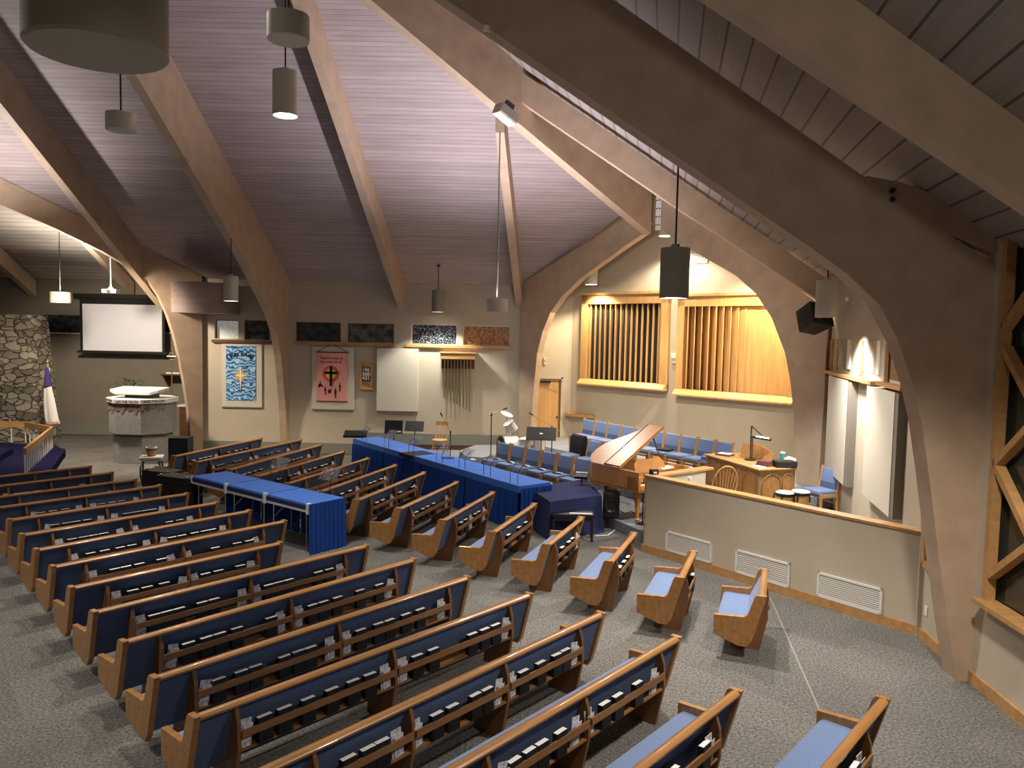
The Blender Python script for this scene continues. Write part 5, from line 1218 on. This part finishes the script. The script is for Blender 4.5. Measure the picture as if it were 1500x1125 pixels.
# white side table + pot
p=AY(222,668,18.2); h=p.z
t=E('side_table',(p.x,p.y,0),.3,'small white-topped side table with curved dark legs beside the pulpit','table')
MB().box(-.25,.25,-.22,.22,h-.05,h,bev=.012).build('tabletop','white',t); MB().box(-.22,.22,-.19,.19,h-.10,h-.05).build('apron','white',t)
for x,y in ((-.19,-.16),(.19,-.16),(.19,.16),(-.19,.16)):
    k=1.15; MB().tube([(x*.85,y*.85,h-.08),(x*k,y*k,h*.62),(x*k*.98,y*k,h*.3),(x*.95,y*.95,0)],.022,8).build('leg','darkwood',t,smooth=True)
t=E('flower_pot',(p.x,p.y,h+.001),0,'terracotta bowl with a white rim on the small side table','pot')
MB().lathe([(0,0),(.085,0),(.12,.15),(.12,.19),(.10,.19),(.10,.14),(0,.14)],0,0,24).build('bowl','terracotta',t,smooth=True); MB().lathe([(.10,.19),(.13,.19),(.13,.215),(.10,.215)],0,0,24).build('rim','white',t); MB().lathe([(.121,.155),(.128,.16),(.128,.185),(.121,.185)],0,0,24).build('band','darkwood',t)
# ================================================================== CHANCEL LEFT
# stone wall
def SW(px,py,Y=23.6): return AY(px,py,Y)
pts=[Vector((-18.5,23.6,0)),Vector((SW(57,640).x,23.6,0)),SW(35,461),Vector((-18.5,23.6,SW(35,461).z))]
o=MB().prism(pts,(0,1.2,0)).build('stone_wall','stone'); T(o,'tapering fieldstone chimney-like wall at the far left','stone wall')
# navy platform
p1=G(96,658,.2); p2=G(78,655,.2); p3=G(66,700,.2)
S(MB().prism([(p1.x,p1.y,0),(p2.x,p2.y+.1,0),(-18,23.5,0),(-18,16,0),(-12,15.6,0),(p3.x,p3.y,0)],(0,0,.2)).build('floor_chancel_step','navycarpet'))
q=G(19,656,.36); S(MB().prism([(q.x,q.y,.18),(-18,q.y+.3,.18),(-18,17,.18),(-13,17,.18),(-12.6,18.3,.18)],(0,0,.18)).build('floor_chancel_upper','navycarpet'))
# communion rail
RT=.82; r0=G(36,657,RT); r1=G(76,625,RT); r2=G(37,618,RT); r3=Vector((r2.x-5.5,r2.y-.6,RT))
t=E('communion_rail',(r1.x,r1.y,.2),0,'honey wood communion rail with white balusters on the navy platform','railing')
for a,b in ((r0,r1),(r1,r2),(r2,r3)):
    A_=a-t.location; B_=b-t.location; MB().bar(A_-Vector((0,0,.08)),B_-Vector((0,0,.08)),.07,.17).build('top_rail','oaktrim',t)
def bal(a,b,n,skip=0):
    for i in range(skip,n+1):
        p=a.lerp(b,i/n)-t.location; MB().tube([(p.x,p.y,.0),(p.x,p.y,RT-.2-.15)],.016,8).build('baluster','white',t)
bal(r0,r1,14); bal(r1,r2,6,1); bal(r2,r3,14,1)
t=E('standing_flag',(AY(75,640,22.7).x,22.7,0),0,'furled white flag with blue canton on a pole beside the stone wall','flag')
zt=AY(73,532,22.7).z; 
MB().tube([(0,0,0),(-.06,0,zt)],.017).build('pole','oaklight',t); MB().lathe([(0,0),(.05,.03),(.0,.14)],0,0,8,Matrix.Translation((-.06,0,zt))).build('finial','brass',t)
MB().lathe([(0,0),(.18,0),(.16,.06),(0,.08)],0,0,18).build('base','brass',t)
mb=MB(); zb=AY(80,620,22.7).z; rings=[]
prof=[(zt-.12,.04,0),(zt-.4,.07,-.02),(zt-.75,.10,-.02),(zt-1.2,.15,.02),(zt-1.6,.17,.06),(zb,.18,.10),(zb-.05,.10,.12)]
for z,r,ox in prof: rings.append([mb.b.verts.new((ox-.05+r*(1+.25*math.sin(5*a*2*PI/20))*math.cos(a*2*PI/20),-.02+r*.45*(1+.3*math.sin(4*a*2*PI/20))*math.sin(a*2*PI/20),z)) for a in range(20)])
for A_,B_ in zip(rings,rings[1:]):
    for k in range(20): mb.b.faces.new((A_[k],A_[(k+1)%20],B_[(k+1)%20],B_[k]))
mb.build('cloth','white',t,smooth=True)
mb=MB(); mb.lathe([(.045,zt-.12),(.075,zt-.35),(.10,zt-.62),(.11,zt-.66)],-.06,-.02,14); mb.build('canton','purple',t,smooth=True)
MB().lathe([(.19,zb-.01),(.17,zb+.05),(.0,zb+.05)],.06,-.02,14).build('fringe','terracotta',t,smooth=True)
# screen
YS=25.45
def bx(x0,y0,x1,y1,Y,th,name,m,par,dz=0):
    a=AY(x0,y0,Y); b=AY(x1,y1,Y); o=par.location; xm=(x0+x1)/2
    zt_=AY(xm,y0,Y).z; zb_=AY(xm,y1,Y).z
    return MB().box(a.x-o.x,b.x-o.x,Y-o.y,Y+th-o.y,zb_-o.z,zt_-o.z).build(name,m,par)
t=E('projection_screen',AY(179,480,YS),0,'lowered white projection screen with black border on the chancel wall','screen')
bx(116.5,437,241.5,516.5,YS,.02,'border','screenb',t); bx(120.5,446,237.5,514.2,YS-.012,.01,'screen_surface','screen',t)
bx(113,514.5,245,518,YS-.04,.06,'bottom_bar','screenb',t); bx(107,431,248,437.5,YS-.1,.2,'housing','screenb',t)
for x0,x1,k in ((64.5,117,12),(241,262,13)):
    t=E('window_%d'%k,AY((x0+x1)/2,475,25.88)); t['kind']='structure'
    bx(x0,461.5,x1,487,25.87,.02,'pane',gl[2],t); bx(x0-1,487,x1+1,489,25.82,.07,'window_sill','lampbody',t); bx(x0-1.5,461,x0+.5,487,25.83,.05,'window_frame','darkwood',t)
p=AY(162.5,426,22.5); t=E('ceiling_projector',p,.1,'white projector hanging from the chancel ceiling above the screen','projector')
MB().box(-.2,.2,-.16,.16,-.07,.05,bev=.02).build('body','white',t); MB().lathe([(0,0),(.05,0),(.05,.04),(0,.04)],0,0,14,Matrix.Translation((0,-.16,-.02))@Matrix.Rotation(PI/2,4,'X')).build('lens','black',t)
zt=5.17+.66*(25.9-p.y)-p.z
MB().lathe([(0,.05),(.09,.05),(.06,.10),(.03,.12),(.03,.18),(0,.18)],0,0,14).tube([(0,0,.15),(0,0,zt)],.02).build('mount','white',t)
t=E('bolt_plate',A1(240.5,402),0,'pale steel plate at the top of the orange lit arch leg','plate')
MB().bar(Vector((0,0,-.30)),Vector((0,0,.30)),.15,.03,up=Vector((.65,-.76,0))).build('plate','lampbody',t)
t.location=Vector(t.location)+Vector((.10,-.12,0))
# ================================================================== CAMERA, LIGHT, VIEW
cam=bpy.data.cameras.new('camera'); cam.sensor_width=36; cam.lens=36*F/1500; cam.clip_end=200; cam.clip_start=.05
co=bpy.data.objects.new('camera',cam); C.objects.link(co)
r_=Vector((1,0,0)); u_=Vector((0,_sp,_cp)); f_=Vector((0,_cp,-_sp))
rr=r_*_c+u_*_s; uu=-r_*_s+u_*_c; bb=-f_
co.matrix_world=Matrix(((rr.x,uu.x,bb.x,0),(rr.y,uu.y,bb.y,0),(rr.z,uu.z,bb.z,H),(0,0,0,1)))
bpy.context.scene.camera=co
sc=bpy.context.scene
w=bpy.data.worlds.new('world'); sc.world=w; w.use_nodes=True
w.node_tree.nodes['Background'].inputs[0].default_value=(.5,.55,.7,1); w.node_tree.nodes['Background'].inputs[1].default_value=.02
sc.view_settings.view_transform='Standard'; sc.view_settings.look='None'; sc.view_settings.gamma=1; sc.view_settings.exposure=0.0
def light(kind,name,loc,power,col,size=.1,spot=None,target=None,blend=.5):
    l=bpy.data.lights.new(name,kind); l.energy=power; l.color=col
    if kind=='SPOT': l.spot_size=math.radians(spot); l.spot_blend=blend; l.shadow_soft_size=size
    elif kind=='POINT': l.shadow_soft_size=size
    elif kind=='AREA': l.size=size
    o=bpy.data.objects.new(name,l); C.objects.link(o); o.location=loc
    if target is not None: o.rotation_euler=(Vector(target)-Vector(loc)).to_track_quat('-Z','Y').to_euler()
    return o
WARM=(1,.78,.50); NEU=(1,.90,.79); COOL=(.93,.93,1); GOLD=(1,.85,.64)
def down(p,e,col,ang=95,blend=.7,tgt=None,size=.12):
    light('SPOT','downlight_bulb',(p.x,p.y,p.z-.02),e,col,size,ang,tgt or (p.x,p.y,0),blend)
down(d1,700,NEU,110); down(d2,900,NEU,100); down(d3,620,GOLD,115); down(d4,600,NEU,120)
down(d5,520,(1,.97,.82),118,.35); down(d6,650,WARM,130,.4); down(d7,650,GOLD,140,.4)
light('SPOT','organ_light',(6.0,17.6,5.9),1500,WARM,.1,125,(5.9,17.9,2.6),.4)
light('SPOT','organ_light',(2.0,16.6,5.4),700,GOLD,.15,75,(4.0,20.3,1.3),.7)  # added spot without a fitting, brightens the lower organ wall
light('SPOT','choir_fill',(.9,18.9,5.6),650,(1,.95,.9),.12,95,(.9,17.6,0),.6)  # added spot with no lamp there, brightens the choir floor
light('SPOT','side_wall_bulb',tuple(WP(1268,470)+pn*.55),320,(.95,.97,1),.08,120,tuple(WP(1255,700)+pn*.5),.35)
light('SPOT','uplight_bulb',(u1.x,u1.y,u1.z+.30),1500,(.97,.91,1),.1,150,(u1.x,u1.y,12),.6)
light('SPOT','uplight_bulb',(u2.x,u2.y,u2.z+.35),1100,(1,.90,.78),.1,150,(u2.x,u2.y,12),.6)
light('SPOT','uplight_bulb',(-12.6,17.2,5.6),600,(1,.93,.9),.1,140,(-12.4,18.0,12),.7)
light('SPOT','chancel_fill',(-11.5,19.6,5.1),1500,(1,.84,.66),.3,130,(-11.3,23.0,1.0),.7)  # added warm spot, no fitting, brightens the chancel floor and pulpit
# fill lights without fittings, some beyond the frame, others added within view
for x,y,z,e,a in ((-11,9,6.5,900,125),(-6,3.5,7,1000,120),(3.3,5.6,4.9,950,125),(-15.5,16,5,700,125),(0.5,1,6,420,125),(3.3,11.9,5.3,760,125),(-2.2,17.5,6.2,420,125),(-3,8.6,8.6,1100,80)):
    light('SPOT','room_fill',(x,y,z),e,NEU,.15,a,(x,y,0),.8)
light('SPOT','room_fill',(1.6,.4,5.0),170,NEU,.2,80,(2.6,8.3,4.4),.8)  # added fill aimed at the near arch, no pendant there
light('POINT','room_fill',(-5.5,4.5,5.5),70,NEU,.2)  # added weak fill light, no fitting
light('SPOT','room_fill',(.8,13.2,5.2),480,NEU,.2,95,(3.6,18.8,3.6),.9)  # added spot on the alcove arches and the wall behind, no fitting
